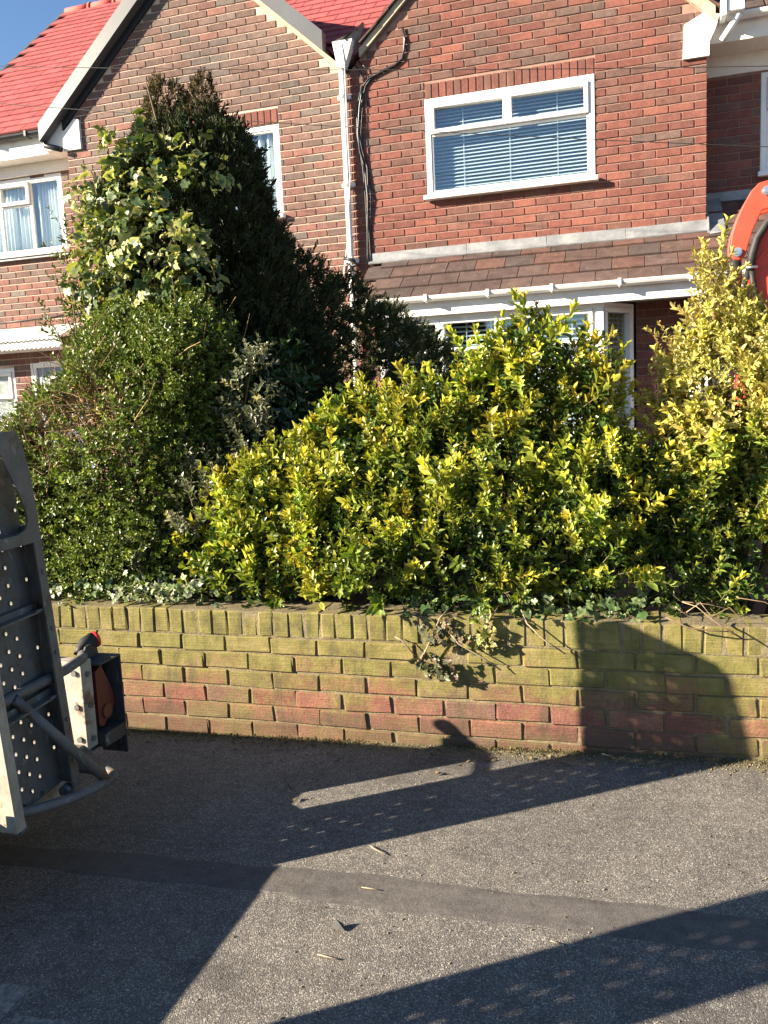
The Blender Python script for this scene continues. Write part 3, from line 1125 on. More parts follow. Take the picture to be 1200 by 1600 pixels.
# right main eave
gutter(rh, XR + 0.16, 5.4, EY - 0.16, EZ - 0.04, 0.055, 'upvc', (3.45, 4.2, 5.0))
mb = MB()
mb.box(XR + 0.014, 5.4, EY - 0.09, EY - 0.06, 4.62, 4.84)
mb.box(XR + 0.014, 5.4, EY - 0.06, YS + 0.02, 4.62, 4.64)
mb.box(XR + 0.002, 5.4, YS - 0.012, YS + 0.05, 4.44, 4.62)
adopt(rh, mb.obj('fascia', 'render'))
mb = MB()
mb.bbox(XR + 0.10, XR + 0.15, YF - 0.13, YF + 0.04, 4.76, 4.92, 0.006)
mb.bbox(XR + 0.151, XR + 0.30, YF - 0.11, YF + 0.04, 4.80, 4.92, 0.006)
mb.tube([(XR + .26, YF - .05, 4.79), (XR + .2, YF - .05, 4.7), (XR + .12, YF - .0, 4.6)], 0.03, 8)
adopt(rh, mb.obj('gutter_outlet', 'upvc'))


# ---- windows
def window(house, x0, x1, z0, z1, y, lights, mat='upvc', glass='glass', fw=0.055, sill=True, dep=0.07, label=None):
    """lights: list of (fx0, fx1, fz0, fz1, opens) in 0..1 of the clear opening"""
    mb = MB()
    a, b_, c, d = x0, x1, z0, z1
    mb.bbox(a, b_, y, y + dep, c, c + fw, 0.004)
    mb.bbox(a, b_, y, y + dep, d - fw, d, 0.004)
    mb.bbox(a, a + fw, y + .001, y + dep - .001, c + fw - .004, d - fw + .004, 0.004)
    mb.bbox(b_ - fw, b_, y + .001, y + dep - .001, c + fw - .004, d - fw + .004, 0.004)
    if sill:
        mb.bbox(a - 0.025, b_ + 0.03, y - 0.085, y + 0.0, c - 0.022, c + 0.022, 0.005)
    w = adopt(house, mb.obj('window', mat))
    if label:
        w['label'] = label
    ix0, ix1, iz0, iz1 = a + fw, b_ - fw, c + fw, d - fw
    for (f0, f1, g0, g1, op) in lights:
        lx0, lx1 = ix0 + (ix1 - ix0) * f0, ix0 + (ix1 - ix0) * f1
        lz0, lz1 = iz0 + (iz1 - iz0) * g0, iz0 + (iz1 - iz0) * g1
        s_ = MB()
        t = 0.045 if op else 0.022
        yy = y - (0.018 if op else -0.012)
        y2 = y + dep * 0.75
        for (p, q, r_, u) in ((lx0, lx1, lz0, lz0 + t), (lx0, lx1, lz1 - t, lz1), (lx0, lx0 + t, lz0 + t - .003, lz1 - t + .003), (lx1 - t, lx1, lz0 + t - .003, lz1 - t + .003)):
            s_.bbox(p + .0015, q - .0015, yy + (0 if q - p > u - r_ else .001), y2, r_ + .0015, u - .0015, 0.004)
        o = s_.obj('sash', mat)
        o.parent = w
        o.matrix_parent_inverse = w.matrix_parent_inverse.copy() if False else Matrix.Identity(4)
        o = MB().box(lx0 + t * .8, lx1 - t * .8, y + dep * 0.45, y + dep * 0.45 + 0.006, lz0 + t * .8, lz1 - t * .8).obj('pane', glass)
        o.parent = w
    return w


# parts of a house are placed in world space; sub-parts inherit through the window, whose own transform is identity
UP3 = [(0, 0.5, 0.66, 1, True), (0.5, 1, 0.66, 1, True), (0, 1, 0, 0.66, False)]
window(rh, *W_R, YF - 0.01, UP3, label='first floor window with two opening top lights')
window(lh, *W_L, YF + 0.02, [(0, 0.5, 0, 1, False), (0.5, 1, 0, 1, False)], label='first floor window half hidden by the conifer')
window(lh, *W_LS, YS + 0.0, [(0, 0.38, 0, 1, False), (0.38, 0.7, 0.68, 1, True), (0.38, 0.7, 0, 0.68, False), (0.7, 1, 0, 1, False)], label='first floor window with net curtains')
window(rh, *W_RS, YS + 0.02, [(0, 0.5, 0.66, 1, True), (0.5, 1, 0.66, 1, True), (0, 1, 0, 0.66, False)])
window(lh, *GW_L, YS + 0.02, [(0.0, 0.5, 0.62, 1, True), (0.0, 0.5, 0, 0.62, False), (0.5, 1.0, 0.62, 1, True), (0.5, 1.0, 0, 0.62, False)], glass='glass_obscure', label='ground floor window with patterned glass')
# timber packer over the left window
adopt(lh, MB().bbox(W_LS[0], W_LS[1], YS + .0, YS + .05, W_LS[3] + .001, W_LS[3] + .03, .003).obj('timber_strip', 'timber'))
adopt(lh, MB().box(W_LS[0] - .05, W_LS[1] + .05, YS - .06, YS + .0, W_LS[2] - .05, W_LS[2] - .024).obj('stone_sill', 'lead'))

# lead dressed along the foot of the right gable and the recess
mb = MB()
segs = [(-0.42, 0.62), (0.622, 1.42), (1.422, 2.17), (2.172, XR + 0.01)]
for i, (a, b_) in enumerate(segs):
    q = MB()
    q.bbox(a, b_, YF - 0.016 - 0.002 * (i % 2), YF + 0.0, 2.945, 3.04, 0.003)
    q.prism([(YF - .016, 2.965), (YF - .06, 2.935), (YF - .055, 2.925), (YF - .01, 2.94)], 'x', a, b_)
    q.v = [(x_, y_, z_ + 0.004 * math.sin(x_ * 21 + i)) for x_, y_, z_ in q.v]
    adopt(rh, q.obj('lead_flashing', 'lead'))
q = MB()
q.bbox(XR + .0, 5.4, YS - .016, YS, 3.24, 3.37, .003)
adopt(rh, q.obj('lead_flashing', 'lead'))
q = MB()
q.prism([(YF - .08, 2.91), (YS, 3.27), (YS, 3.37), (YF - .02, 3.05), (YF - .08, 2.93)], 'x', XR + .0, XR + .016)
q.add([(XR + .016, YF - .12, 2.89), (XR + .16, YF - .10, 2.905), (XR + .15, YS, 3.33), (XR + .016, YS, 3.33)], [(0, 1, 2, 3)])
adopt(rh, q.obj('lead_flashing', 'lead'))

# canopy roof over bay and porch
CS = (2.93 - 2.47) / (YF - 4.74)
crs = math.sqrt(1 + CS * CS)
mb = MB()
mb.add([(-0.42, 4.74, 2.46), (5.4, 4.74, 2.46), (5.4, YS, 2.46 + CS * (YS - 4.74)), (-0.42, YS, 2.46 + CS * (YS - 4.74))], [(0, 1, 2, 3)])
mb.add([(-0.42, 4.76, 2.44), (5.4, 4.76, 2.44), (5.4, YS, 2.44), (-0.42, YS, 2.44)], [(3, 2, 1, 0)])
mb.add([(-0.42, 4.74, 2.45), (-0.42, YF, 2.45), (-0.42, YF, 2.46 + CS * (YF - 4.74))], [(0, 1, 2)])
adopt(rh, mb.obj('canopy_roof', 'tile_brown', None, (0.12, 0.07, 0.055)))
tile_run(rh, (-0.27, 4.715, 2.462), (1, 0, 0), (0, 1 / crs, CS / crs), 20, 6, 0.29, 0.205, T_BRN, BRN, lambda p: p.x < 5.4 and (p.y < YF - .05 or p.x > XR + .1), limit=120, name='canopy_tile', tilt_deg=6.0)
gutter(rh, -0.36, 5.4, 4.69, 2.478, 0.06, 'upvc', (-0.26, 0.33, 0.93, 1.52, 2.12, 2.72, 3.3, 3.9), -0.0)
mb = MB()
mb.bbox(-0.36, 5.4, 4.752, 4.775, 2.30, 2.46, 0.003)
mb.box(-0.36, 5.4, 4.775, YF, 2.34, 2.352)
adopt(rh, mb.obj('fascia', 'upvc'))

# bay window: front and canted side
YB = 4.86
BZ0, BZ1 = 1.06, 2.32
bay = window(rh, -0.22, 1.93, BZ0, BZ1, YB, [(0, 0.285, 0.72, 1, True), (0.285, 0.57, 0.72, 1, True), (0.57, 1, 0.72, 1, True), (0, 0.285, 0, 0.72, False), (0.285, 0.57, 0, 0.72, False), (0.57, 1, 0, 0.72, False)], sill=True, label='white front of the ground floor bay window')
side_dir = Vector((2.235 - 1.94, YF - YB - 0.02, 0))
sl_ = side_dir.length
sidew = window(rh, 0, sl_, BZ0, BZ1, 0, [(0, 1, 0, 1, True)], fw=0.045, sill=True, label='white slanting side of the ground floor bay window')
sm = Matrix.Translation((1.945, YB + 0.01, 0)) @ Matrix.Rotation(math.atan2(side_dir.y, side_dir.x), 4, 'Z')
for o in [sidew] + [c for c in bpy.data.objects if c.parent is sidew]:
    o.data.transform(sm)
mb = MB()
mb.bbox(1.905, 1.975, YB - .012, YB + .06, BZ0, BZ1 - .0, .006)
adopt(rh, mb.obj('corner_post', 'upvc'))
# bay base of bricks
L = []
k = 0
mb = MB()
mb.prism([(-0.25, YF), (-0.22, YB + .012), (1.93, YB + .012), (2.22, YF)], 'z', 0.44, BZ0 - .024)
adopt(rh, mb.obj('bay_base', 'mortar_red'))
q = MB()
cc = []
z = 0.47
row = 0
while z < BZ0 - 0.06:
    x = -0.22 - (0.11 if row % 2 else 0)
    while x < 1.93:
        a, b_ = max(x, -0.22), min(x + .214, 1.93)
        if b_ - a > .03:
            n0 = len(q.v)
            q.bbox(a, b_, YB, YB + .05, z, z + HB, .0035)
            cc += [hcol(z, False)[:3]] * (len(q.v) - n0)
        x += .225
    z += HC
    row += 1
o = q.obj('brickwork', 'brick', None, cc)
o['kind'] = 'stuff'
adopt(rh, o)
# porch: post and glazed screen
mb = MB()
mb.bbox(2.74, 2.85, 5.16, 5.25, 0.44, 2.339, .006)
adopt(rh, mb.obj('porch_post', 'upvc'))
window(rh, 2.852, 4.4, 0.5, 2.338, 5.18, [(0, 0.36, 0.78, 1, True), (0, 0.36, 0, 0.78, False), (0.36, 1, 0.78, 1, False), (0.36, 1, 0, 0.78, False)], sill=False, label='white glazed porch screen beside the brick pier')

# left house door, canopy
adopt(lh, MB().bbox(DOOR_L[0], DOOR_L[1], YS + .0, YS + .07, DOOR_L[3] - .075, DOOR_L[3], .004).bbox(DOOR_L[0], DOOR_L[0] + .075, YS + .001, YS + .069, .46, DOOR_L[3] - .072, .004).bbox(DOOR_L[1] - .075, DOOR_L[1], YS + .001, YS + .069, .46, DOOR_L[3] - .072, .004).obj('door_frame', 'upvc'))
mb = MB()
dx0, dx1 = DOOR_L[0] + .077, DOOR_L[1] - .077
gx0, gx1 = dx0 + .2, dx0 + .47
wall_slab(mb, dx0, dx1, .47, DOOR_L[3] - .077, YS + .025, YS + .06, [(gx0, gx1, 1.35, 1.98)])
door = adopt(lh, mb.obj('door', 'door_grey'))
mb = MB()
for (a, b_, c, d) in ((gx0 - .03, gx1 + .03, 1.98, 2.01), (gx0 - .03, gx1 + .03, 1.32, 1.35), (gx0 - .03, gx0, 1.35, 1.98), (gx1, gx1 + .03, 1.35, 1.98)):
    mb.box(a, b_, YS + .012, YS + .026, c, d)
o = mb.obj('glazing_bead', 'upvc')
o.parent = door
o = MB().box(gx0, gx1, YS + .04, YS + .046, 1.35, 1.98).obj('pane', 'glass_obscure')
o.parent = door
o = MB().tube([(dx0 + .06, YS + .02, 1.3), (dx0 + .06, YS - .03, 1.32), (dx0 + .06, YS - .03, 1.75), (dx0 + .06, YS + .02, 1.77)], .012, 8).obj('handle', 'chrome')
o.parent = door
# lead-topped door canopy with scalloped edge
CX0, CX1 = -7.2, -4.38
mb = MB()
mb.prism([(YS, 2.64), (YS - .42, 2.46), (YS - .42, 2.445), (YS, 2.50)], 'x', CX0, CX1)
cl = adopt(lh, mb.obj('door_canopy', 'lead_pale'))
mb = MB()
mb.box(CX0, CX1 - .0, YS - .40, YS - .38, 2.33, 2.45)
mb.box(CX0, CX1 - .0, YS - .38, YS, 2.33, 2.345)
o = mb.obj('canopy_fascia', 'paint')
o.parent = cl
for yy, zz, nm in ((YS - .428, 2.462, 'lead_pale'), (YS - .409, 2.37, 'paint')):
    mb = MB()
    x = CX0
    while x < CX1 - .02:
        pts = [(x, zz), (x + .066, zz)] + [(x + .033 + .033 * math.cos(a), zz - .012 - .026 * math.sin(a)) for a in [math.pi * k / 6 for k in range(7)]]
        mb.prism(pts, 'y', yy, yy + .006)
        x += .067
    o = mb.obj('scalloped_edge', nm)
    o.parent = cl
mb = MB()
mb.tube([(-6.2, YS - .012, 2.72), (-5.2, YS - .012, 2.73), (-4.7, YS - .012, 2.75), (-4.42, YS - .012, 2.76)], .008, 5)
mb.tube([(-4.42, YS - .02, 2.76), (-4.2, YS - .02, 2.765)], .016, 6)
adopt(lh, mb.obj('cable', 'black_plastic'))


# ---- blinds and curtains: things that hang behind the glass
def blind(x0, x1, z0, z1, y, pitch, label, tilt=0.5, cords=(0.2, 0.5, 0.8), m=None, depth=0.045):
    t = thing('venetian_blind', label, 'blind', ((x0 + x1) / 2, y, z0) if m is None else tuple(m @ Vector(((x0 + x1) / 2, y, z0))), 'white venetian blinds behind the windows')
    me = MB()
    ca, sa = math.cos(tilt) * depth / 2, math.sin(tilt) * depth / 2
    n = 3
    vs = []
    for xx in (x0, x1):
        vs += [(xx, -ca, -sa), (xx, 0, 0.004), (xx, ca, sa), (xx, ca, sa + .0015), (xx, 0, .0055), (xx, -ca, -sa + .0015)]
    fs = [(k, (k + 1) % 6, 6 + (k + 1) % 6, 6 + k) for k in range(6)] + [(0, 1, 2, 3, 4, 5), (11, 10, 9, 8, 7, 6)]
    me.add(vs, fs)
    sm_ = me.mesh('slat', 'slat')
    z = z0 + pitch
    while z < z1 - 0.02:
        o = link('slat', sm_)
        mm = Matrix.Translation((0, y, z + random.gauss(0, .0008)))
        mm = mm if m is None else m @ mm
        adopt(t, o)
        o.matrix_basis = mm
        z += pitch
    mb = MB()
    for c in cords:
        xx = x0 + (x1 - x0) * c
        mb.box(xx - .003, xx + .003, y - depth * .55, y - depth * .53, z0, z1)
        mb.box(xx - .003, xx + .003, y + depth * .53, y + depth * .55, z0, z1)
    if m is not None:
        mb.v = [tuple(m @ Vector(v)) for v in mb.v]
    adopt(t, mb.obj('cord', 'slat'))
    mb = MB()
    mb.bbox(x0, x1, y - .025, y + .025, z1 - .02, z1 + .02, .003)
    mb.bbox(x0, x1, y - .02, y + .02, z0 - .005, z0 + .012, .003)
    if m is not None:
        mb.v = [tuple(m @ Vector(v)) for v in mb.v]
    adopt(t, mb.obj('rail', 'slat'))
    return t


blind(W_R[0] + .05, W_R[1] - .05, W_R[2] + .05, W_R[3] - .04, YF + .13, 0.035, 'white venetian blind behind the large first floor window of the right gable', 0.58, depth=0.036)
blind(-0.16, 1.88, BZ0 + .05, BZ1 - .05, YB + .12, 0.045, 'white venetian blind behind the wide front of the ground floor bay', 0.42, (.06, .17, .29, .4, .52, .7, .9))
blind(.05, sl_ - .05, BZ0 + .05, BZ1 - .05, .10, 0.045, 'narrow white venetian blind behind the slanting side of the bay', 0.42, (.25, .75), sm)
blind(2.9, 3.42, 1.4, 2.28, 5.29, 0.045, 'white venetian blind behind the porch glass right of the brick pier', 0.3, (.25, .75))
blind(W_RS[0] + .05, W_RS[1] - .05, W_RS[2] + .05, W_RS[3] - .04, YS + .12, 0.045, 'white venetian blind behind the shaded window at the right edge', 0.3)


def curtain(x0, x1, z0, z1, y, label, mat='net', folds=9, amp=0.02, cat='curtain', name='curtain'):
    n = folds * 8
    mb = MB()
    vs, fs = [], []
    for i in range(n + 1):
        x = x0 + (x1 - x0) * i / n
        yy = y + amp * math.sin(2 * math.pi * folds * i / n) + amp * .4 * math.sin(5.3 * i / n * folds)
        vs += [(x, yy, z0), (x, yy, z1)]
    for i in range(n):
        fs.append((2 * i, 2 * i + 2, 2 * i + 3, 2 * i + 1))
    mb.add(vs, fs, True)
    o = mb.obj(name, mat)
    mo = o.modifiers.new('thickness', 'SOLIDIFY')
    mo.thickness = 0.002
    tag(o, label, cat, 'curtains behind the windows')
    return o


curtain(-4.92, -4.60, 3.53, 4.43, YS + .13, 'pleated white net curtain hanging in the right light of the far left window', folds=7)
curtain(-5.95, -5.02, 3.53, 4.43, YS + .14, 'wide white net curtain hanging in the left lights of the far left window', folds=16, amp=.014)
curtain(-2.2, -1.42, 3.54, 4.44, YF + .135, 'white net curtain in the gable window beside the conifer', folds=8, amp=.03)
curtain(1.98, 2.16, 1.1, 2.28, YF + .0, 'straw coloured curtain hanging inside the slanting side of the bay', 'curtain_gold', 4, .015)

# ---- overhead wires
def wire(pts, label, r=0.003):
    mb = MB()
    (ax, az), (bx, bz) = pts
    P_ = []
    for i in range(25):
        t = i / 24
        P_.append((ax + (bx - ax) * t, 3.6, az + (bz - az) * t - 0.1 * 4 * t * (1 - t)))
    mb.tube(P_, r, 5)
    return tag(mb.obj('overhead_wire', 'wire'), label, 'wire', 'overhead wires in front of the houses')


wire(((-6.0, 5.22), (6.0, 3.40)), 'upper of the two thin black wires crossing the front of the houses')
wire(((-6.0, 4.97), (6.0, 2.75)), 'lower of the two thin black wires crossing the front of the houses')

# ------------------------------------------------------------------ trailer
tr = thing('plant_trailer', 'grey steel plant trailer with perforated loading ramps standing upright at its tail', 'trailer', (-1.0, -1.85, 0.0))
PXR = 0.42          # tail plane


def ramp(y0, y1, label=None):
    """upright ramp: back frame plate, deck with real holes, flanges, ribs. y0 near edge, y1 far edge"""
    zb, zs, ztp = 0.24, 1.10, 1.43
    w = y1 - y0
    x0, x1 = PXR - 0.045, PXR + 0.03
    # frame plate with the curved hand hole near the top
    mb = MB()
    ins = 0.075
    outer = [(y0, zb), (y1, zb), (y1, zs), (y1 - 0.002, zs + .17), (y1 - 0.022, ztp - 0.04), (y1 - 0.045, ztp), (y0 + .06, ztp), (y0 + .03, ztp - .05), (y0 + .004, zs + .1), (y0, zs)]
    hol = []
    cy = (y0 + y1) / 2
    hw = w / 2 - 0.055
    for (dy, z) in ((-1, 1.14), (-.85, 1.115), (-.5, 1.105), (.5, 1.105), (.85, 1.115), (1, 1.14), (1.0, 1.17), (.9, 1.21), (.55, 1.30), (.3, 1.36), (-.3, 1.36), (-.55, 1.30), (-.9, 1.21), (-1, 1.17)):
        hol.append((cy + dy * hw, z))
    import bmesh
    bm = bmesh.new()
    up = [(y0 + .0, 1.07), (y1 - .0, 1.07)] + outer[2:]
    vo = [bm.verts.new((x1, a, b_)) for a, b_ in up]
    vh = [bm.verts.new((x1, a, b_)) for a, b_ in hol]
    eo = [bm.edges.new((vo[i], vo[(i + 1) % len(vo)])) for i in range(len(vo))]
    eh = [bm.edges.new((vh[i], vh[(i + 1) % len(vh)])) for i in range(len(vh))]
    bmesh.ops.triangle_fill(bm, use_beauty=True, edges=eo + eh)
    g = bmesh.ops.extrude_face_region(bm, geom=bm.faces[:])
    bmesh.ops.translate(bm, verts=[v for v in g['geom'] if isinstance(v, bmesh.types.BMVert)], vec=(-0.008, 0, 0))
    bmesh.ops.recalc_face_normals(bm, faces=bm.faces)
    me = bpy.data.meshes.new('frame_plate')
    bm.to_mesh(me)
    bm.free()
    me.materials.append(M['steel'])
    f = adopt(tr, link('ramp', me))
    if label:
        f['label'] = label
    # side channels: web + lips
    for (ye, sg) in ((y0, 1), (y1, -1)):
        q = MB()
        q.box(x0, x1 - .0005, min(ye, ye + sg * .006), max(ye, ye + sg * .006), zb, zs + .02)
        q.box(x1 - .007, x1 + .0005, min(ye + sg * .0061, ye + sg * .042), max(ye + sg * .0061, ye + sg * .042), zb, 1.0695)
        o = q.obj('ramp_stile', 'steel_cream' if sg > 0 else 'steel')  # near stile takes the sun-toned copy, far one the darker steel
        o.parent = f
    # deck sheet at the back of the channel, with holes
    ny, nz = 7, 40
    q = MB()
    yA, yB, zA, zB = y0 + .0062, y1 - .0062, zb + .002, zs + .29
    cw, chh = (yB - yA) / ny, (zB - zA) / nz
    xa = x0 + .004
    hr = 0.0068
    for j in range(nz):
        for i in range(ny):
            ya, za = yA + i * cw, zA + j * chh
            yb, zb2 = ya + cw, za + chh
            has = ((i + j) % 2 == 0) and (2 <= i <= 4 or (j % 4 == 0 and i in (0, 6)))
            taper = max(0.0, za - zs) / .3
            if abs(ya + cw / 2 - cy) > (w / 2) * (1 - 0.16 * taper):
                continue
            sq = [(ya, za), (yb, za), (yb, zb2), (ya, zb2)]
            if not has:
                for xx, fl in ((xa, 1), (xa + .003, -1)):
                    q.add([(xx, p[0], p[1]) for p in sq], [(0, 1, 2, 3)[::fl]])
                continue
            oc = [(ya + cw / 2 + hr * math.cos(math.pi / 4 * k + math.pi / 8 - math.pi), za + chh / 2 + hr * 1.1 * math.sin(math.pi / 4 * k + math.pi / 8 - math.pi)) for k in range(8)]
            # corner k of the square pairs with octagon points 2k, 2k+1
            fc = []
            for k in range(4):
                k2 = (k + 1) % 4
                fc.append((k, k2, 4 + (2 * k + 2) % 8, 4 + (2 * k + 1) % 8))
                fc.append((k, 4 + (2 * k + 1) % 8, 4 + 2 * k))
            for xx in (xa, xa + .003):
                q.add([(xx, *p) for p in sq] + [(xx, *p) for p in oc], fc)
            # punched collar
            q.add([(xa, *p) for p in oc] + [(xa + .009, cyy + (p[0] - cyy) * .9, p[1]) for p in oc for cyy in (ya + cw / 2,)], [(k, (k + 1) % 8, 8 + (k + 1) % 8, 8 + k) for k in range(8)])
    o = q.obj('ramp_deck', 'steel')
    o.parent = f
    # cross ribs
    for z in (0.55, 0.84, 1.075):
        q = MB()
        q.box(x0 + .008, x1 - .012, y0 + .0065, y1 - .0065, z, z + .006)
        q.box(x0 + .008, x0 + .03, y0 + .0065, y1 - .0065, z + .0061, z + .025)
        o = q.obj('cross_rib', 'steel')
        o.parent = f
    for k, z in enumerate((.33, .47, .70, .78, .97)):
        q = MB().tube([(x1 + .0008, y1 - .02, z), (x1 + .006, y1 - .02, z)], .008, 6)
        o = q.obj('bolt', 'steel')
        o.parent = f
    q = MB()
    for z in (0.55, 0.84):
        q.tube([(x1 - .0095, y1 - .044 - .004 * i, z + .008 + .002 * (i % 2)) for i in range(9)], .004, 5)
    o = q.obj('weld_bead', 'steel')
    o['kind'] = 'stuff'
    o.parent = f
    # bottom hinge knuckles
    for yy in (y0 + .03, y1 - .06):
        o = MB().tube([(PXR - .0, yy, zb - .01), (PXR - .0, yy + .035, zb - .01)], .02, 10).obj('hinge', 'steel')
        o.parent = f
    shear = Matrix(((1, -.1, -.075, .075 * zb + .1 * y1), (0, 1, 0, 0), (0, 0, 1, 0), (0, 0, 0, 1)))
    for o in [f] + [c for c in bpy.data.objects if c.parent is f]:
        o.data.transform(shear)
    return f


ramp(-1.41, -1.065, 'perforated loading ramp nearer the wall, standing upright')
ramp(-2.64, -2.325, 'perforated loading ramp on the road side, standing upright')
# chassis
mb = MB()
mb.bbox(-3.3, PXR - .06, -2.9, -0.87, 0.25, 0.30, .006)
adopt(tr, mb.obj('deck', 'steel'))
for yy in (-2.9, -0.88):
    adopt(tr, MB().bbox(-3.3, .24, yy - .01, yy + .01, .3005, .63 if yy > -2 else .46, .003).obj('side_board', 'steel'))
adopt(tr, MB().bbox(.30, .36, -2.3, -1.5, .3005, .365, .004).obj('tail_rail', 'steel'))
mb = MB()
for yy in (-2.6, -1.9, -1.06):
    mb.box(-3.3, PXR - .06, yy - .04, yy + .04, .16, .25)
mb.box(-5.0, -3.3, -1.9 - .05, -1.9 + .05, .22, .32)
adopt(tr, mb.obj('chassis_rail', 'steel_cream'))
mb = MB()
mb.bbox(PXR - .2, PXR - .13, -3.05, -0.95, .15, .235, .004)
adopt(tr, mb.obj('tail_beam', 'steel_cream'))
# side rail and mudguard, wheels
for sgn, yc in ((1, -0.71), (-1, -3.06)):
    mb = MB()
    mb.bbox(-2.1, PXR - 0.13, yc - .12, yc + .11, .405, .42, .003)
    mb.bbox(-2.1, -2.08, yc - .12, yc + .11, .3, .405, .003)
    mb.bbox(PXR - .16, PXR - .13, yc - .12, yc + .11, .3, .405, .003)
    adopt(tr, mb.obj('mudguard', 'steel'))
    for wx in (-1.55, -0.85):
        q = MB()
        n = 28
        vs, fs = [], []
        prof = [(0.13, -.075), (0.2, -.085), (0.27, -.08), (0.285, -.05), (0.285, .05), (0.27, .08), (0.2, .085), (0.13, .075)]
        z0 = gz(wx) + .225
        prof = [(r_ * .79, d_) for r_, d_ in prof]
        for k in range(n):
            a = 2 * math.pi * k / n
            for r_, dy in prof:
                vs.append((wx + r_ * math.cos(a), yc + dy, z0 + r_ * math.sin(a)))
        m_ = len(prof)
        for k in range(n):
            k2 = (k + 1) % n
            for i in range(m_ - 1):
                fs.append((k * m_ + i, k * m_ + i + 1, k2 * m_ + i + 1, k2 * m_ + i))
        q.add(vs, fs, True)
        wh = adopt(tr, q.obj('wheel', 'rubber'))
        q = MB()
        q.tube([(wx, yc - .06, z0), (wx, yc - .02, z0), (wx, yc + .03, z0), (wx, yc + .06, z0)], [.05, .108, .108, .06], 20)
        o = q.obj('rim', 'steel')
        o.parent = wh
# cross pole tying the ramps, with the marker light on its end
mb = MB()
mb.tube([(.385, -1.44, .603), (.385, -1.2, .606), (.383, -1.0, .61), (.36, -0.88, .612), (.298, -0.80, .598)], .018, 12)
pole = adopt(tr, mb.obj('cross_pole', 'steel'))
mb = MB()
lp = [(.42, -1.33, .222), (.47, -1.25, .224), (.50, -1.16, .226), (.525, -1.05, .228), (.515, -0.985, .23), (.47, -0.955, .23), (.40, -0.95, .226), (.30, -0.95, .222)]
lp = [(.40, -1.35, .262), (.44, -1.27, .245), (.49, -1.16, .235), (.515, -1.08, .232), (.525, -1.02, .23), (.515, -.975, .23), (.47, -.95, .23), (.40, -.95, .23), (.33, -.95, .23)]
pts = [Vector(p) for p in lp]
sm2 = []
for i in range(len(pts) - 1):
    p0, p1, p2, p3 = pts[max(i - 1, 0)], pts[i], pts[i + 1], pts[min(i + 2, len(pts) - 1)]
    for k in range(4):
        t = k / 4
        sm2.append(0.5 * ((2 * p1) + (-p0 + p2) * t + (2 * p0 - 5 * p1 + 4 * p2 - p3) * t * t + (-p0 + 3 * p1 - 3 * p2 + p3) * t ** 3))
sm2.append(pts[-1])
mb.tube(sm2, .0165, 12)
adopt(tr, mb.obj('foot_hoop', 'steel'))
mb = MB()
mb.tube([(.40, -1.275, .607), (.52, -1.02, .235)], .0165, 12)
adopt(tr, mb.obj('brace', 'steel'))
# lamp board
mb = MB()
px0, px1, py0, py1, pz0, pz1 = .235, .375, -0.912, -0.853, .28, .605
mb.bbox(px0, px1, py0, py1, pz0, pz1, .004)
post = adopt(tr, mb.obj('lamp_post', 'steel_cream'))
q = MB()
for (xx, zz) in ((.29, .58), (.345, .565), (.345, .44), (.345, .32)):
    q.tube([(xx, py0 + .002, zz), (xx, py0 - .008, zz)], .011, 8)
for zz in (.555, .44, .315):
    q.tube([(px1 - .002, -.883, zz), (px1 + .006, -.883, zz)], .011, 8)
o = q.obj('bolt', 'steel')
o.parent = post
mb = MB()
bx0, bx1, by0, by1, bz0, bz1 = .29, .405, -0.851, -0.722, .22, .582
mb.box(bx0, bx0 + .006, by0, by1, bz0, bz1)
mb.box(bx0 + .0061, bx1, by0, by1, bz1 - .006, bz1)
mb.box(bx0 + .0061, bx1 - .0, by0, by1 - .0061, bz0 + .05, bz0 + .10)
mb.box(bx0 + .0061, bx1, by1 - .006, by1, bz0 - .02, bz1 - .0061)
mb.prism([(by0 + .02, bz1), (by0 + .12, bz1), (by0 + .11, bz1 + .055), (by0 + .05, bz1 + .045)], 'x', bx0 + .02, bx0 + .026)
box = adopt(tr, mb.obj('lamp_housing', 'steel_dark'))
q = MB()
q.prism([(by0 + .012, bz1 - .035), (by0 + .05, bz1 - .02), (by1 - .02, bz0 + .22), (by1 - .02, bz0 + .17), (by0 + .035, bz0 + .115), (by0 + .012, bz0 + .125)], 'x', bx0 + .0062, bx0 + .085)
o = q.obj('lens', 'dull_lens')
o.parent = box
q = MB()
q.tube([(bx0 + .084, by0 + .06, bz0 + .165), (bx0 + .092, by0 + .06, bz0 + .165)], .027, 12)
o = q.obj('indicator_lens', 'amber_lens')
o.parent = box
# marker light: black rubber arm with red end
mb = MB()
ml = [(.375, -.845, .605), (.372, -.84, .645), (.36, -.815, .668), (.35, -.785, .675)]
ml = [(.287, -.802, .60), (.284, -.792, .614), (.286, -.768, .627), (.302, -.733, .634)]
mb.tube(ml, [.021, .016, .026, .031], 12)
mk = adopt(tr, mb.obj('marker_light', 'rubber'))
d_ = (Vector(ml[3]) - Vector(ml[2])).normalized()
q = MB()
q.tube([Vector(ml[3]) + d_ * .0005, Vector(ml[3]) + d_ * .012, Vector(ml[3]) + d_ * .018], [.031, .031, .022], 14)
o = q.obj('lens', 'red_lens')
o.parent = mk

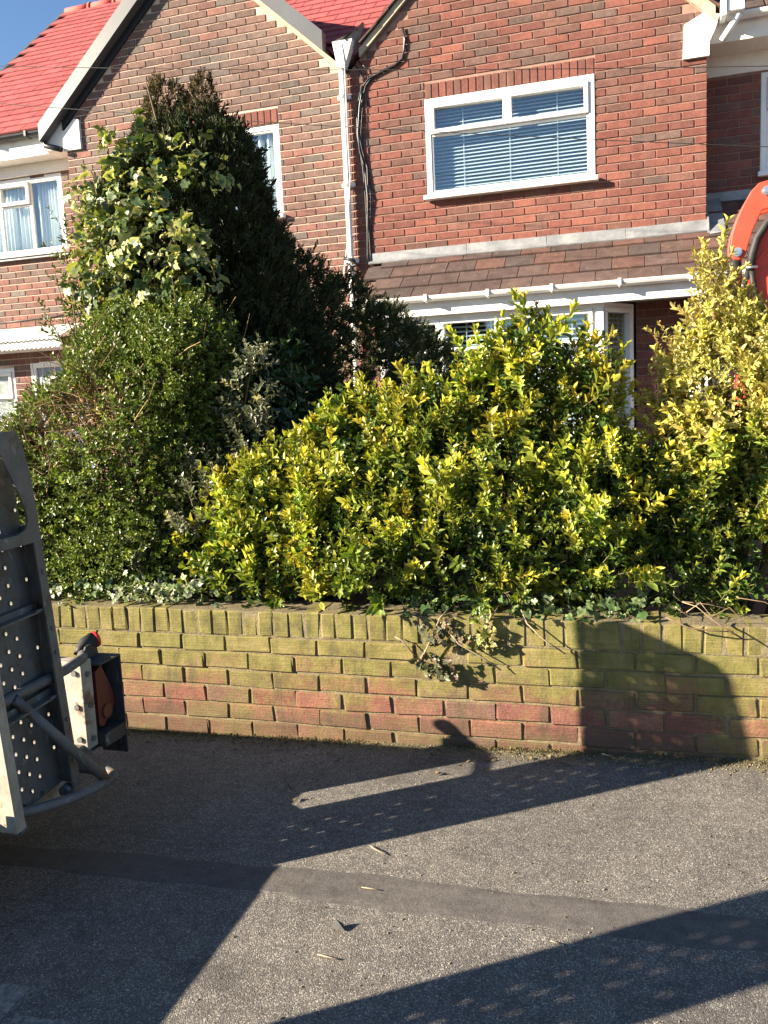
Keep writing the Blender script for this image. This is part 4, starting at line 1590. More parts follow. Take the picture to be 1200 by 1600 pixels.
# ------------------------------------------------------------------ plants
OVAL_V = np.array([(0, 0, 0), (.3, .42, .1), (.7, .36, .03), (1, 0, -.14), (.7, -.36, .03), (.3, -.42, .1), (.5, 0, -.06)], float)
OVAL_F = np.array([(0, 6, 1), (1, 6, 2), (2, 6, 3), (3, 6, 4), (4, 6, 5), (5, 6, 0)])
OVAL_E = np.array([0.3, 1, 1, 1, 1, 1, 0], float)      # 1 on the margin, 0 on the midrib
SMALL_V = np.array([(0, 0, 0), (.5, .36, .09), (1, 0, -.06), (.5, -.36, .09)], float)
SMALL_F = np.array([(0, 2, 1), (0, 3, 2)])
SMALL_E = np.array([0, 1, .6, 1], float)
IVY_V = np.array([(0.05, 0, -.03), (-.10, .26, .04), (.1, .46, -.02), (.3, .36, .08), (.55, .42, -.03), (.66, .24, .05), (1, 0, -.2),
                  (.66, -.24, .05), (.55, -.42, -.03), (.3, -.36, .08), (.1, -.46, -.02), (-.10, -.26, .04), (.38, 0, -.03)], float)
IVY_F = np.array([(12, i, (i + 1) % 12) for i in range(12)])[:, [0, 2, 1]]
IVY_E = np.array([.4] + [1] * 11 + [0], float)
SHAPES = {'oval': (OVAL_V, OVAL_F, OVAL_E), 'small': (SMALL_V, SMALL_F, SMALL_E), 'ivy': (IVY_V, IVY_F, IVY_E)}


def unit(a):
    return a / np.maximum(np.linalg.norm(a, axis=-1, keepdims=True), 1e-9)


def leaves(shape, pos, d, up, L, Wd, cmid, cedge):
    """n leaves as arrays: position of the stalk, pointing direction, rough upper-side direction, length, width, two colours"""
    T, F, E = SHAPES[shape]
    n = len(pos)
    d = unit(d)
    s = unit(np.cross(up, d))
    nn = np.cross(d, s)
    L = np.broadcast_to(np.asarray(L, float), (n,))[:, None, None]
    Wd = np.broadcast_to(np.asarray(Wd, float), (n,))[:, None, None]
    V = pos[:, None, :] + L * (T[None, :, 0:1] * d[:, None, :]) + Wd * (T[None, :, 1:2] * s[:, None, :]) + L * T[None, :, 2:3] * nn[:, None, :]
    C = cmid[:, None, :] * (1 - E)[None, :, None] + cedge[:, None, :] * E[None, :, None]
    FF = F[None] + (np.arange(n) * len(T))[:, None, None]
    return V.reshape(-1, 3), FF.reshape(-1, 3), C.reshape(-1, 3)


def cat(parts):
    V, F, C, o = [], [], [], 0
    for v, f, c in parts:
        V.append(v)
        F.append(f + o)
        C.append(c)
        o += len(v)
    return np.concatenate(V), np.concatenate(F), np.concatenate(C)


def stem_tri(pts, r0, r1, col):
    """three-sided tube through pts as arrays"""
    pts = np.asarray(pts, float)
    n = len(pts)
    d = unit(np.gradient(pts, axis=0))
    ref = np.tile(np.array([.31, .77, .55]), (n, 1))
    s = unit(np.cross(d, ref))
    t = np.cross(d, s)
    rr = np.linspace(r0, r1, n)[:, None]
    V = []
    for k in range(3):
        a = 2 * math.pi * k / 3
        V.append(pts + rr * (s * math.cos(a) + t * math.sin(a)))
    V = np.stack(V, 1).reshape(-1, 3)
    F = []
    for i in range(n - 1):
        for k in range(3):
            k2 = (k + 1) % 3
            a, b_, c, e = i * 3 + k, i * 3 + k2, i * 3 + 3 + k2, i * 3 + 3 + k
            F += [(a, b_, c), (a, c, e)]
    return V, np.array(F), np.tile(np.asarray(col, float), (len(V), 1))


def pick(pal, n, rng, jit=0.15):
    pal = np.asarray(pal, float)
    c = pal[rng.integers(0, len(pal), n)]
    return c * rng.uniform(1 - jit, 1 + jit, (n, 1))


def make_sprig(rng, length, nodes, leaf, width, shape, mids, edges, stemcol=(.2, .17, .07), tipmix=None, spread=(0.55, 1.15), rosette=True):
    """upright shoot along +Z with opposite pairs of leaves"""
    parts = []
    bend = rng.normal(0, .12, 2)
    zz = np.linspace(0, 1, 5)
    sp = np.stack([bend[0] * length * zz ** 2, bend[1] * length * zz ** 2, length * zz], 1)
    parts.append(stem_tri(sp, .0022, .0012, stemcol))
    P, D, U, Ls, t_ = [], [], [], [], []
    a0 = rng.uniform(0, 6.28)
    for i in range(nodes):
        t = 0.22 + 0.78 * i / max(nodes - 1, 1)
        base = np.array([bend[0] * length * t * t, bend[1] * length * t * t, length * t])
        for s in (0, math.pi):
            if rng.random() < .08:
                continue
            a = a0 + i * 1.57 + s + rng.normal(0, .25)
            th = spread[1] + (spread[0] - spread[1]) * t + rng.normal(0, .14)
            d = np.array([math.cos(a) * math.sin(th), math.sin(a) * math.sin(th), math.cos(th)])
            P.append(base)
            D.append(d)
            U.append(np.array([-math.cos(a) * math.cos(th), -math.sin(a) * math.cos(th), math.sin(th)]) + rng.normal(0, .2, 3))
            Ls.append(leaf * (1.0 - 0.25 * abs(t - .55)) * rng.uniform(.75, 1.15))
            t_.append(t)
    if rosette:
        for k in range(3):
            a = rng.uniform(0, 6.28)
            th = rng.uniform(.1, .45)
            P.append(sp[-1])
            D.append(np.array([math.cos(a) * math.sin(th), math.sin(a) * math.sin(th), math.cos(th)]))
            U.append(np.array([-math.cos(a), -math.sin(a), .3]))
            Ls.append(leaf * rng.uniform(.55, .8))
            t_.append(1.0)
    P, D, U, Ls, t_ = map(np.array, (P, D, U, Ls, t_))
    n = len(P)
    cm, ce = pick(mids, n, rng), pick(edges, n, rng)
    if tipmix is not None:
        k = (np.clip((t_ - .55) / .45, 0, 1) ** 1.3 * rng.uniform(.4, 1, n))[:, None]
        tc = pick(tipmix, n, rng)
        cm = cm * (1 - k) + tc * k
        ce = ce * (1 - k * .7) + tc * k * .7
    parts.append(leaves(shape, P, D, U, Ls, Ls * width, cm, ce))
    return cat(parts)


def basis(d, rng):
    """n rotation matrices taking +Z to d, with random roll"""
    d = unit(d)
    r = rng.normal(size=d.shape)
    x = unit(np.cross(d, r))
    y = np.cross(d, x)
    return np.stack([x, y, d], -1)


def lobe_points(lobes, n, rng, depth=0.35, back=0.5, down=0.35):
    """points near the surface of a union of ellipsoids, with outward normals"""
    lob = np.asarray(lobes, float)
    area = (lob[:, 3] * lob[:, 4] + lob[:, 3] * lob[:, 5] + lob[:, 4] * lob[:, 5])
    P, N = [], []
    got = 0
    while got < n:
        k = rng.choice(len(lob), 4000, p=area / area.sum())
        u = unit(rng.normal(size=(4000, 3)))
        r = 1 - np.abs(rng.normal(0, depth, 4000)) * .6 + rng.normal(0, .05, 4000)
        p = lob[k, :3] + lob[k, 3:6] * u * r[:, None]
        nn = unit(u / lob[k, 3:6])
        q = (p[:, None, :] - lob[None, :, :3]) / lob[None, :, 3:6]
        v = np.linalg.norm(q, axis=2)
        v[np.arange(4000), k] = 9
        ok = v.min(1) > .72
        ok &= (nn[:, 1] < .15) | (rng.random(4000) > back)
        ok &= (nn[:, 2] > -.35) | (rng.random(4000) > down + .3)
        P.append(p[ok])
        N.append(nn[ok])
        got += ok.sum()
    return np.concatenate(P)[:n], np.concatenate(N)[:n]


def clusters(lobes, n, per, spread, rng, depth=.2, back=.6, down=.35, push=.06, up=.75, out=.65, rnd=.3):
    """branch ends: n bunches of shoots; returns positions, directions and the bunch each shoot belongs to"""
    C, N = lobe_points(lobes, n, rng, depth, back, down)
    C = C + N * np.minimum(rng.exponential(push, n), push * 1.7)[:, None] - N * push
    D0 = dirs(N, rng, up, out, rnd)
    k = rng.poisson(per, n) + 2
    idx = np.repeat(np.arange(n), k)
    m = len(idx)
    along = rng.uniform(-1.2, .8, m)[:, None]
    P = C[idx] + rng.normal(0, spread, (m, 3)) * .75 + D0[idx] * along * spread * 1.5
    D = unit(D0[idx] + rng.normal(0, .38, (m, 3)) + np.array([0, 0, .15]))
    return P, D, idx, C


def leaders(rows, rng):
    """tall leading shoots: sprigs up a nearly straight stem (x, y, z from, z to, number, radius)"""
    P, D = [], []
    for x, y, z0, z1, k, r in rows:
        for i in range(k):
            t = (i + rng.uniform(-.3, .3)) / max(k - 1, 1)
            a = rng.uniform(0, 6.28)
            rr = r * (1.05 - .75 * t) * rng.uniform(.3, 1)
            P.append((x + rr * math.cos(a) + .02 * (t - .5), y + rr * math.sin(a), z0 + (z1 - z0) * t))
            th = .75 - .5 * t
            D.append((math.cos(a) * th, math.sin(a) * th, 1))
    return np.array(P), unit(np.array(D, float))


def hide_filter(P, *fs):
    ok = np.ones(len(P), bool)
    for f in fs:
        ok &= f(P)
    return ok


def plant(name, label, cat_, loc, group=None):
    return thing(name, label, cat_, loc, group)


def scatter(root, protos, P, D, scale, tint, mat, rng, sprig_name='sprig', limit=300, extra=None, rest_name='foliage'):
    """the nearest sprigs in view are parts that share mesh data; the others are joined"""
    n = len(P)
    B = basis(D, rng)
    vis = np.array([shown_size(p) for p in P])
    order = np.argsort(-vis - rng.random(n) * .02)
    meshes = [arr_mesh(sprig_name, v, f, mat, c) for v, f, c in protos]
    which = rng.integers(0, len(protos), n)
    for i in order[:limit]:
        o = link(sprig_name, meshes[which[i]])
        m = Matrix.Identity(4)
        bb = B[i] * scale[i]
        for r_ in range(3):
            for c_ in range(3):
                m[r_][c_] = bb[r_, c_]
            m[r_][3] = P[i, r_]
        adopt(root, o)
        o.matrix_basis = m
        o.color = (*tint[i], 1)
    parts = list(extra or [])
    rest = order[limit:]
    for w, (v, f, c) in enumerate(protos):
        idx = rest[which[rest] == w]
        if len(idx) == 0:
            continue
        V = np.einsum('nij,vj->nvi', B[idx] * scale[idx][:, None, None], v) + P[idx][:, None, :]
        C = c[None] * tint[idx][:, None, :]
        F = f[None] + (np.arange(len(idx)) * len(v))[:, None, None]
        parts.append((V.reshape(-1, 3), F.reshape(-1, 3), C.reshape(-1, 3)))
    if parts:
        V, F, C = cat(parts)
        o = link(rest_name, arr_mesh(rest_name, V, F, mat, C))
        o['kind'] = 'stuff'
        adopt(root, o)


def stems(root, base, targets, r0, mat='bark', name='stem', wig=.06, n=7):
    rng = np.random.default_rng(5)
    mb = MB()
    for t in targets:
        b_ = np.asarray(base, float) + rng.normal(0, .05, 3) * np.array([1, 1, 0])
        t = np.asarray(t, float)
        pts = []
        for i in range(n):
            s = i / (n - 1)
            p = b_ * (1 - s) + t * s
            p[2] = b_[2] + (t[2] - b_[2]) * s ** .8
            p += rng.normal(0, wig, 3) * math.sin(math.pi * s) * .5
            pts.append(tuple(p))
        mb.tube(pts, [r0 * (1 - .75 * i / (n - 1)) for i in range(n)], 6)
    adopt(root, mb.obj(name, mat))


def dirs(N, rng, up=.7, out=.55, rnd=.35):
    return unit(N * out + np.array([0, 0, up]) + rng.normal(0, rnd, N.shape))


# ---- golden euonymus in front of the bay window
rng = np.random.default_rng(21)
GREEN_M = [(.07, .12, .017), (.085, .14, .02), (.055, .1, .018), (.1, .15, .02)]
GOLD_E = [(.45, .44, .045), (.52, .48, .055), (.36, .39, .045), (.28, .34, .04)]
GOLD_T = [(.6, .55, .06), (.64, .55, .08), (.54, .52, .06), (.62, .46, .07)]
LIME_E = [(.18, .23, .03), (.23, .28, .035), (.14, .19, .027)]
gold_p = [make_sprig(rng, rng.uniform(.10, .16), int(rng.integers(5, 8)), .047, .5, 'oval', GREEN_M, GOLD_E, tipmix=GOLD_T) for _ in range(8)]
lime_p = [make_sprig(rng, rng.uniform(.10, .16), int(rng.integers(5, 7)), .045, .52, 'oval', GREEN_M, LIME_E, tipmix=[(.2, .24, .03), (.26, .27, .03)]) for _ in range(6)]
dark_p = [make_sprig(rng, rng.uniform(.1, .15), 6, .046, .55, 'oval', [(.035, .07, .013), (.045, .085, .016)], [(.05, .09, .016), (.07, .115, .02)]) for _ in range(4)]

eu = plant('golden_shrub', 'wide yellow-green variegated shrub spilling over the middle of the garden wall', 'shrub', (1.2, .6, .44))
LOB = [(.42, .42, .74, .19, .3, .24), (.60, .5, .86, .3, .4, .34), (.95, .55, .96, .33, .42, .40), (1.32, .6, 1.0, .32, .45, .40), (1.68, .6, 1.0, .3, .45, .44),
       (2.0, .6, .94, .27, .42, .42), (.62, .32, .62, .29, .26, .16), (1.05, .27, .72, .4, .27, .26), (1.55, .28, .72, .38, .28, .27), (1.98, .36, .76, .3, .27, .27),
       (.97, .55, 1.36, .09, .11, .13), (1.12, .5, 1.30, .08, .1, .12), (1.25, .55, 1.36, .1, .11, .13), (1.42, .55, 1.34, .09, .11, .13), (1.56, .55, 1.44, .09, .1, .15), (1.70, .55, 1.46, .08, .09, .16), (1.79, .52, 1.56, .065, .07, .24),
       (2.0, .55, 1.5, .06, .07, .24), (1.9, .5, 1.36, .08, .08, .14), (2.1, .55, 1.4, .05, .07, .16), (.69, .45, 1.14, .07, .08, .13), (.84, .5, 1.24, .06, .07, .14), (2.16, .5, 1.08, .08, .1, .16), (.44, .4, .95, .07, .07, .1), (.58, .42, 1.04, .06, .07, .12)]
P, D, ci, C = clusters(LOB, 235, 7.5, .05, rng, .22, .62)
ok = (P[:, 2] > .52) & (P[:, 1] > -.05) & ~((P[:, 1] < .2) & (P[:, 2] < .6))
P, D, ci = P[ok], D[ok], ci[ok]
PL, DL = leaders([(1.79, .52, 1.38, 1.80, 34, .075), (2.02, .55, 1.34, 1.66, 20, .06), (2.14, .55, 1.25, 1.52, 14, .05), (1.27, .5, 1.3, 1.47, 12, .05), (1.0, .52, 1.28, 1.46, 12, .05), (.72, .45, 1.05, 1.22, 10, .05), (1.58, .52, 1.38, 1.56, 12, .05)], rng)
hi = np.where(C[:, 2] > 1.1)[0]
P, D, ci = np.concatenate([P, PL]), np.concatenate([D, DL]), np.concatenate([ci, rng.choice(hi, len(PL))])
n = len(P)
# each bunch has its own vigour: golden where it stands in the open, greener low down and inside
gold = (C[:, 2] - .62) / .8 + rng.normal(0, .4, len(C)) + .35 * (C[:, 0] < .9)
bright = rng.uniform(.72, 1.25, len(C))
size = rng.uniform(.8, 1.35, len(C))
warm = rng.uniform(.86, 1.12, len(C))
g = gold[ci] + rng.normal(0, .12, n) > .15
for nm, sel, prot in (('a', g, gold_p), ('b', ~g, lime_p)):
    idx = np.where(sel)[0]
    tint = np.ones((len(idx), 3)) * (bright[ci[idx]] * rng.uniform(.85, 1.12, len(idx)))[:, None]
    tint[:, 0] *= warm[ci[idx]]
    scatter(eu, prot, P[idx], D[idx], size[ci[idx]] * rng.uniform(.7, 1.15, len(idx)), tint, 'leaf', rng, limit=200 if nm == 'a' else 95)
# sparser green shoots between the bunches
P, N = lobe_points([tuple(l[:3]) + (l[3] * .9, l[4] * .9, l[5] * .9) for l in LOB], 520, rng, .25, .6)
ok = (P[:, 2] > .52) & (P[:, 1] > -.02)
P, N = P[ok], N[ok]
scatter(eu, lime_p, P, dirs(N, rng), rng.uniform(.7, 1.1, len(P)), np.ones((len(P), 3)) * rng.uniform(.6, 1.0, (len(P), 1)), 'leaf', rng, limit=0)
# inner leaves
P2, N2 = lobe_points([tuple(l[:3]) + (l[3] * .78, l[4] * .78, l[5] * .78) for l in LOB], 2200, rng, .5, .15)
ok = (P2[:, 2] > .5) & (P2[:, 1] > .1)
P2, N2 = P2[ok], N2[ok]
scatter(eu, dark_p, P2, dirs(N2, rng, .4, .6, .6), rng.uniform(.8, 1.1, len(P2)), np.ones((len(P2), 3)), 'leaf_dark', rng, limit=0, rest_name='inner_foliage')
stems(eu, (1.3, .6, .42), [(.3, .45, .9), (.6, .5, 1.1), (.95, .5, 1.35), (1.24, .55, 1.5), (1.5, .55, 1.55), (1.79, .52, 1.85), (2.02, .55, 1.72), (2.13, .55, 1.55), (1.0, .3, .8), (1.6, .3, .85), (2.1, .4, .9), (1.7, .6, 1.3)], .013)

# ---- paler shrub on the right
pe = plant('golden_shrub', 'tall pale straw-yellow shrub in front of the orange digger arm', 'shrub', (2.8, .75, .44))
PALE_M = [(.34, .31, .09), (.38, .33, .1), (.26, .26, .06)]
PALE_E = [(.6, .56, .2), (.66, .6, .26), (.56, .53, .16)]
pale_p = [make_sprig(rng, rng.uniform(.1, .16), int(rng.integers(6, 9)), .04, .46, 'oval', PALE_M, PALE_E, stemcol=(.3, .24, .1), tipmix=[(.66, .58, .22), (.62, .53, .16), (.66, .5, .12)]) for _ in range(7)]
LOB2 = [(2.56, .75, 1.38, .17, .24, .22), (2.80, .75, 1.36, .22, .28, .26), (2.57, .72, 1.74, .055, .06, .26), (2.63, .74, 1.58, .07, .08, .18), (2.80, .72, 1.5, .08, .1, .12), (3.1, .8, 1.3, .25, .3, .3), (2.44, .74, 1.46, .07, .09, .13), (2.47, .72, 1.26, .09, .15, .14), (2.68, .72, 1.45, .2, .2, .25), (2.9, .8, 1.45, .13, .14, .16), (2.98, .78, 1.5, .17, .18, .17), (2.72, .7, 1.56, .06, .07, .12), (2.7, .6, 1.25, .25, .2, .2)]
P, D, ci, C = clusters(LOB2, 135, 8.0, .045, rng, .22, .6)
PL, DL = leaders([(2.57, .72, 1.5, 2.0, 34, .075), (2.66, .74, 1.5, 1.82, 18, .06), (2.46, .73, 1.4, 1.66, 14, .05), (2.8, .74, 1.5, 1.72, 14, .06)], rng)
P, D, ci = np.concatenate([P, PL]), np.concatenate([D, DL]), np.concatenate([ci, rng.integers(0, len(C), len(PL))])
size = rng.uniform(.8, 1.25, len(C))
br_c = rng.uniform(.72, 1.15, len(C))
bl_c = rng.uniform(.6, 1.1, len(C))
gr_c = rng.uniform(.88, 1.05, len(C))
tint = np.stack([br_c[ci], br_c[ci] * gr_c[ci], br_c[ci] * bl_c[ci]], 1) * rng.uniform(.85, 1.1, (len(P), 1))
scatter(pe, pale_p, P, D, size[ci] * rng.uniform(.75, 1.1, len(P)), tint, 'leaf', rng, limit=200)
LOB3 = [(2.42, .62, .98, .22, .28, .22), (2.75, .7, 1.1, .3, .33, .26), (3.1, .75, 1.1, .3, .33, .3), (2.6, .6, .85, .28, .25, .18), (2.95, .62, .86, .25, .25, .18), (2.35, .45, .72, .22, .2, .2), (2.5, .35, .62, .2, .18, .12)]
P, D, ci, C = clusters(LOB3, 95, 7.0, .05, rng, .22, .6)
ok = (P[:, 2] > .52)
P, D, ci = P[ok], D[ok], ci[ok]
cg = rng.random(len(C)) + (C[:, 2] - .9) * .7
sel = cg[ci] > .5
bc = rng.uniform(.7, 1.2, len(C))
tint = np.ones((len(P), 3)) * (bc[ci] * rng.uniform(.85, 1.1, len(P)))[:, None]
scatter(pe, gold_p, P[sel], D[sel], rng.uniform(.75, 1.25, sel.sum()), tint[sel] * np.array([.95, .98, 1.2]), 'leaf', rng, limit=50)
scatter(pe, lime_p, P[~sel], D[~sel], rng.uniform(.75, 1.3, (~sel).sum()), tint[~sel], 'leaf', rng, limit=45)
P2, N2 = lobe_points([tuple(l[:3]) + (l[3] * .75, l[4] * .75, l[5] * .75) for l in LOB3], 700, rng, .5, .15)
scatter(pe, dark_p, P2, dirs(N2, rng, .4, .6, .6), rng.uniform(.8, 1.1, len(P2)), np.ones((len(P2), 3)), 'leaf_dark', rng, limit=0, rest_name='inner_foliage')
stems(pe, (2.72, .72, .42), [(2.58, .72, 2.0), (2.45, .7, 1.6), (2.84, .75, 1.65), (3.1, .8, 1.5), (2.4, .55, .95), (2.95, .65, 1.0), (2.62, .6, 1.3), (2.75, .7, 1.3), (2.9, .7, 1.4)], .016)
stems(pe, (2.62, .6, .42), [(2.35, .3, .66), (2.5, .6, 1.2), (2.9, .4, .8), (2.66, .5, 1.1)], .012, 'twig', 'side_stem')

# ---- privet at the left
pv = plant('privet_bush', 'dense small-leaved green hedge bush with a bare brown patch beside the trailer ramp', 'bush', (-.4, .8, .44))
PV_M = [(.085, .14, .022), (.115, .165, .03), (.065, .11, .02), (.15, .19, .04)]
PV_E = [(.12, .17, .03), (.18, .22, .05), (.09, .14, .027)]
pv_p = [make_sprig(rng, rng.uniform(.07, .11), int(rng.integers(5, 7)), .027, .58, 'oval', PV_M, PV_E, stemcol=(.16, .1, .05), spread=(.6, 1.25)) for _ in range(6)]
LPV = [(-.64, .75, 1.05, .42, .55, .58), (-.3, .7, 1.15, .45, .5, .65), (-.42, .8, 1.5, .4, .45, .36), (-.08, .85, 1.55, .3, .42, .42), (-.25, .45, .72, .42, .33, .3), (-.8, .5, .75, .3, .33, .35), (-.98, .6, .95, .25, .4, .48), (-.86, .7, 1.3, .2, .35, .3), (-1.3, .8, .8, .4, .5, .45), (-.04, .7, 1.0, .2, .35, .45), (-.2, .9, 1.78, .3, .3, .22), (-.38, 1.0, 1.85, .3, .3, .24), (-.6, .95, 1.72, .2, .3, .26), (-.08, .9, 1.92, .14, .2, .12), (-.75, .8, 1.5, .12, .2, .16), (-.5, .95, 1.98, .1, .14, .1), (-.5, .35, .56, .5, .25, .14), (-.02, .75, 1.55, .16, .35, .32), (-.02, .7, 1.25, .16, .3, .35)]
P, N = lobe_points(LPV, 9000, rng, .2, .78)


def bare(p):
    return (np.exp(-(((p[:, 0] + .48) / .3) ** 2 + ((p[:, 2] - 1.5) / .22) ** 2)) + .8 * np.exp(-(((p[:, 0] + .78) / .17) ** 2 + ((p[:, 2] - 1.28) / .2) ** 2))) * (p[:, 1] < .9)


ok = (rng.random(len(P)) > bare(P) * 1.0) & (P[:, 2] > .5) & (P[:, 1] > .0)
P, N = P[ok], N[ok]
tint = np.ones((len(P), 3)) * rng.uniform(.7, 1.25, (len(P), 1))
yel = rng.random(len(P)) < .2
tint[yel] *= np.array([1.5, 1.35, 1.0])
scatter(pv, pv_p, P, dirs(N, rng, .35, .8, .5), rng.uniform(.8, 1.25, len(P)), tint, 'leaf', rng, limit=290)
# bare twigs in the worn patch and through the hedge
parts = []
Pt, Nt = lobe_points(LPV, 4200, rng, .3, .85)
kk = bare(Pt) > rng.random(len(Pt)) * .9
kk |= rng.random(len(Pt)) < .05
for p, nn in zip(Pt[kk], Nt[kk]):
    d = unit(nn * .5 + rng.normal(0, .75, 3) + np.array([0, 0, .2]))
    L_ = rng.uniform(.08, .3)
    b_ = p - nn * rng.uniform(-.03, .12)
    e = unit(rng.normal(size=3)) * L_ * .2
    parts.append(stem_tri([b_, b_ + d * L_ * .4 + e, b_ + d * L_], .0032, .0014, np.array((.27, .17, .09)) * rng.uniform(.5, 1.7)))
V, F, C = cat(parts)
o = link('bare_twigs', arr_mesh('bare_twigs', V, F, 'needle', C))
o['kind'] = 'stuff'
adopt(pv, o)
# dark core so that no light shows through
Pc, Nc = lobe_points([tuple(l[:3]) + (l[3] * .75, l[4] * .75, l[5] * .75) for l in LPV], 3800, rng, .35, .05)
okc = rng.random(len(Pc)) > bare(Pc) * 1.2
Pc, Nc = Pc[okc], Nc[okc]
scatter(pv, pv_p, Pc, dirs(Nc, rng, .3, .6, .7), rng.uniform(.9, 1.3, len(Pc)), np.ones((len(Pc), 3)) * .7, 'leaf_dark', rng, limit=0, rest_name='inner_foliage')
stems(pv, (-.4, .85, .42), [(-.9, .6, 1.1), (-.6, .5, 1.5), (-.3, .6, 1.7), (0, .7, 1.6), (-.7, .4, .8), (-.2, .4, .9), (-.5, .7, 1.75)], .014)

# ---- conifer
NEE_D = [(.036, .048, .02), (.046, .06, .023), (.028, .038, .016), (.06, .07, .027)]
NEE_B = [(.09, .065, .028), (.11, .078, .032), (.07, .058, .026), (.15, .105, .04)]


def make_spray(rng, length, pal):
    """flattened branchlet with side twigs of scale leaves"""
    P, D, U, L_, = [], [], [], []
    for i in range(15):
        t = i / 14
        s = (1 if i % 2 else -1)
        base = np.array([0, 0, length * t * .8]) + rng.normal(0, .004, 3)
        a = rng.normal(0, .5) + (0 if s > 0 else math.pi)
        th = rng.uniform(.3, .8)
        P.append(base)
        D.append(np.array([math.cos(a) * math.sin(th), math.sin(a) * math.sin(th), math.cos(th)]))
        U.append(rng.normal(size=3))
        L_.append(length * rng.uniform(.3, .5) * (1.1 - .4 * t))
    n = len(P)
    return cat([leaves('small', np.array(P), np.array(D), np.array(U), np.array(L_), np.array(L_) * .42, pick(pal, n, rng, .3), pick(pal, n, rng, .3)),
                stem_tri([(0, 0, 0), (0, 0, length * .5), (0, 0, length)], .003, .0015, (.06, .045, .03))])


spr_d = [make_spray(rng, .12, NEE_D) for _ in range(6)]
spr_b = [make_spray(rng, .085, NEE_B) for _ in range(5)]
cf = plant('conifer_tree', 'tall dark conifer with two browned tips and ivy climbing its left side', 'tree', (-.3, 1.5, .44))
LCF = [(-.36, 1.5, 2.55, .44, .45, .72), (-.3, 1.5, 1.7, .55, .5, .8), (-.02, 1.6, 1.5, .42, .48, .85), (-.06, 1.45, 2.66, .15, .22, .42), (-.14, 1.45, 2.5, .27, .3, .5), (-.44, 1.4, 3.24, .13, .13, .20), (-.40, 1.42, 3.12, .16, .16, .22), (-.21, 1.42, 3.27, .075, .08, .17), (-.22, 1.42, 3.1, .13, .14, .22), (-.07, 1.42, 3.0, .09, .11, .16), (-.58, 1.45, 2.98, .1, .12, .18), (-.64, 1.5, 2.5, .28, .35, .55), (.1, 1.5, 2.2, .14, .22, .35), (.16, 1.5, 1.9, .16, .25, .4)]
P, N = lobe_points(LCF, 9500, rng, .18, .75, .2)
brown = np.clip((P[:, 2] - 2.9) * 2.2, 0, 1) + rng.normal(0, .22, len(P)) > .42
dd = dirs(N, rng, .9, .7, .35)
sc = rng.uniform(.7, 1.2, len(P))
tint = np.ones((len(P), 3)) * rng.uniform(.6, 1.35, (len(P), 1))
scatter(cf, spr_d, P[~brown], dd[~brown], sc[~brown], tint[~brown], 'needle', rng, limit=140)
scatter(cf, spr_b, P[brown], dd[brown], sc[brown] * .7, tint[brown], 'needle', rng, limit=150)
mb = MB()
mb.tube([(-.3, 1.5, .4), (-.31, 1.5, 1.2), (-.33, 1.48, 2.2), (-.38, 1.45, 3.0), (-.42, 1.42, 3.3)], [.09, .075, .05, .02, .008], 10)
mb.tube([(-.31, 1.5, 1.0), (-.22, 1.46, 2.0), (-.2, 1.42, 3.0), (-.21, 1.42, 3.3)], [.06, .045, .018, .006], 8)
mb.tube([(-.3, 1.5, .9), (-.05, 1.5, 1.8), (0, 1.45, 2.6), (-.0, 1.43, 3.0)], [.05, .04, .02, .006], 8)
for k in range(26):
    a = rng.uniform(0, 6.28)
    z = rng.uniform(.9, 2.9)
    mb.tube([(-.31, 1.49, z), (-.31 + .3 * math.cos(a), 1.49 + .28 * math.sin(a), z + .22), (-.31 + .4 * math.cos(a), 1.49 + .36 * math.sin(a), z + .5)], [.016, .01, .003], 5)
adopt(cf, mb.obj('trunk', 'bark'))

# ---- clipped dark hedge running back to the house
hg = plant('conifer_hedge', 'dark clipped hedge running back from the conifer towards the house', 'hedge', (.3, 3.0, .44))
LHG = [(.06, 2.0, 1.72, .36, .45, .80), (.26, 2.4, 1.55, .36, .45, .80), (.42, 2.8, 1.46, .36, .45, .74), (.52, 3.2, 1.40, .36, .45, .68), (.60, 3.6, 1.36, .36, .42, .62), (.3, 2.4, 1.0, .42, .6, .6), (.5, 3.2, .95, .42, .6, .55), (.12, 1.7, 1.3, .35, .4, .85), (.16, 1.6, 1.75, .2, .3, .5)]
P, N = lobe_points(LHG, 6500, rng, .14, .8, .1)
tint = np.ones((len(P), 3)) * rng.uniform(.7, 1.3, (len(P), 1)) * np.array([1.0, 1.05, .9])
scatter(hg, spr_d, P, dirs(N, rng, .45, .8, .4), rng.uniform(.6, .95, len(P)), tint * 1.25, 'needle', rng, limit=280)
hg_p = [make_sprig(rng, .08, 5, .022, .55, 'small', [(.03, .05, .012), (.045, .065, .015)], [(.05, .07, .016), (.035, .055, .014)]) for _ in range(3)]
P, N = lobe_points(LHG, 1600, rng, .1, .8, .1)
sel = P[:, 1] > 2.3
scatter(hg, hg_p, P[sel], dirs(N[sel], rng, .4, .8, .4), rng.uniform(.8, 1.2, sel.sum()), np.ones((sel.sum(), 3)), 'leaf_dark', rng, limit=0, rest_name='outer_foliage')
stems(hg, (.3, 2.8, .42), [(.1, 2.0, 1.8), (.3, 2.6, 1.7), (.45, 3.2, 1.6), (.5, 3.8, 1.5)], .03)

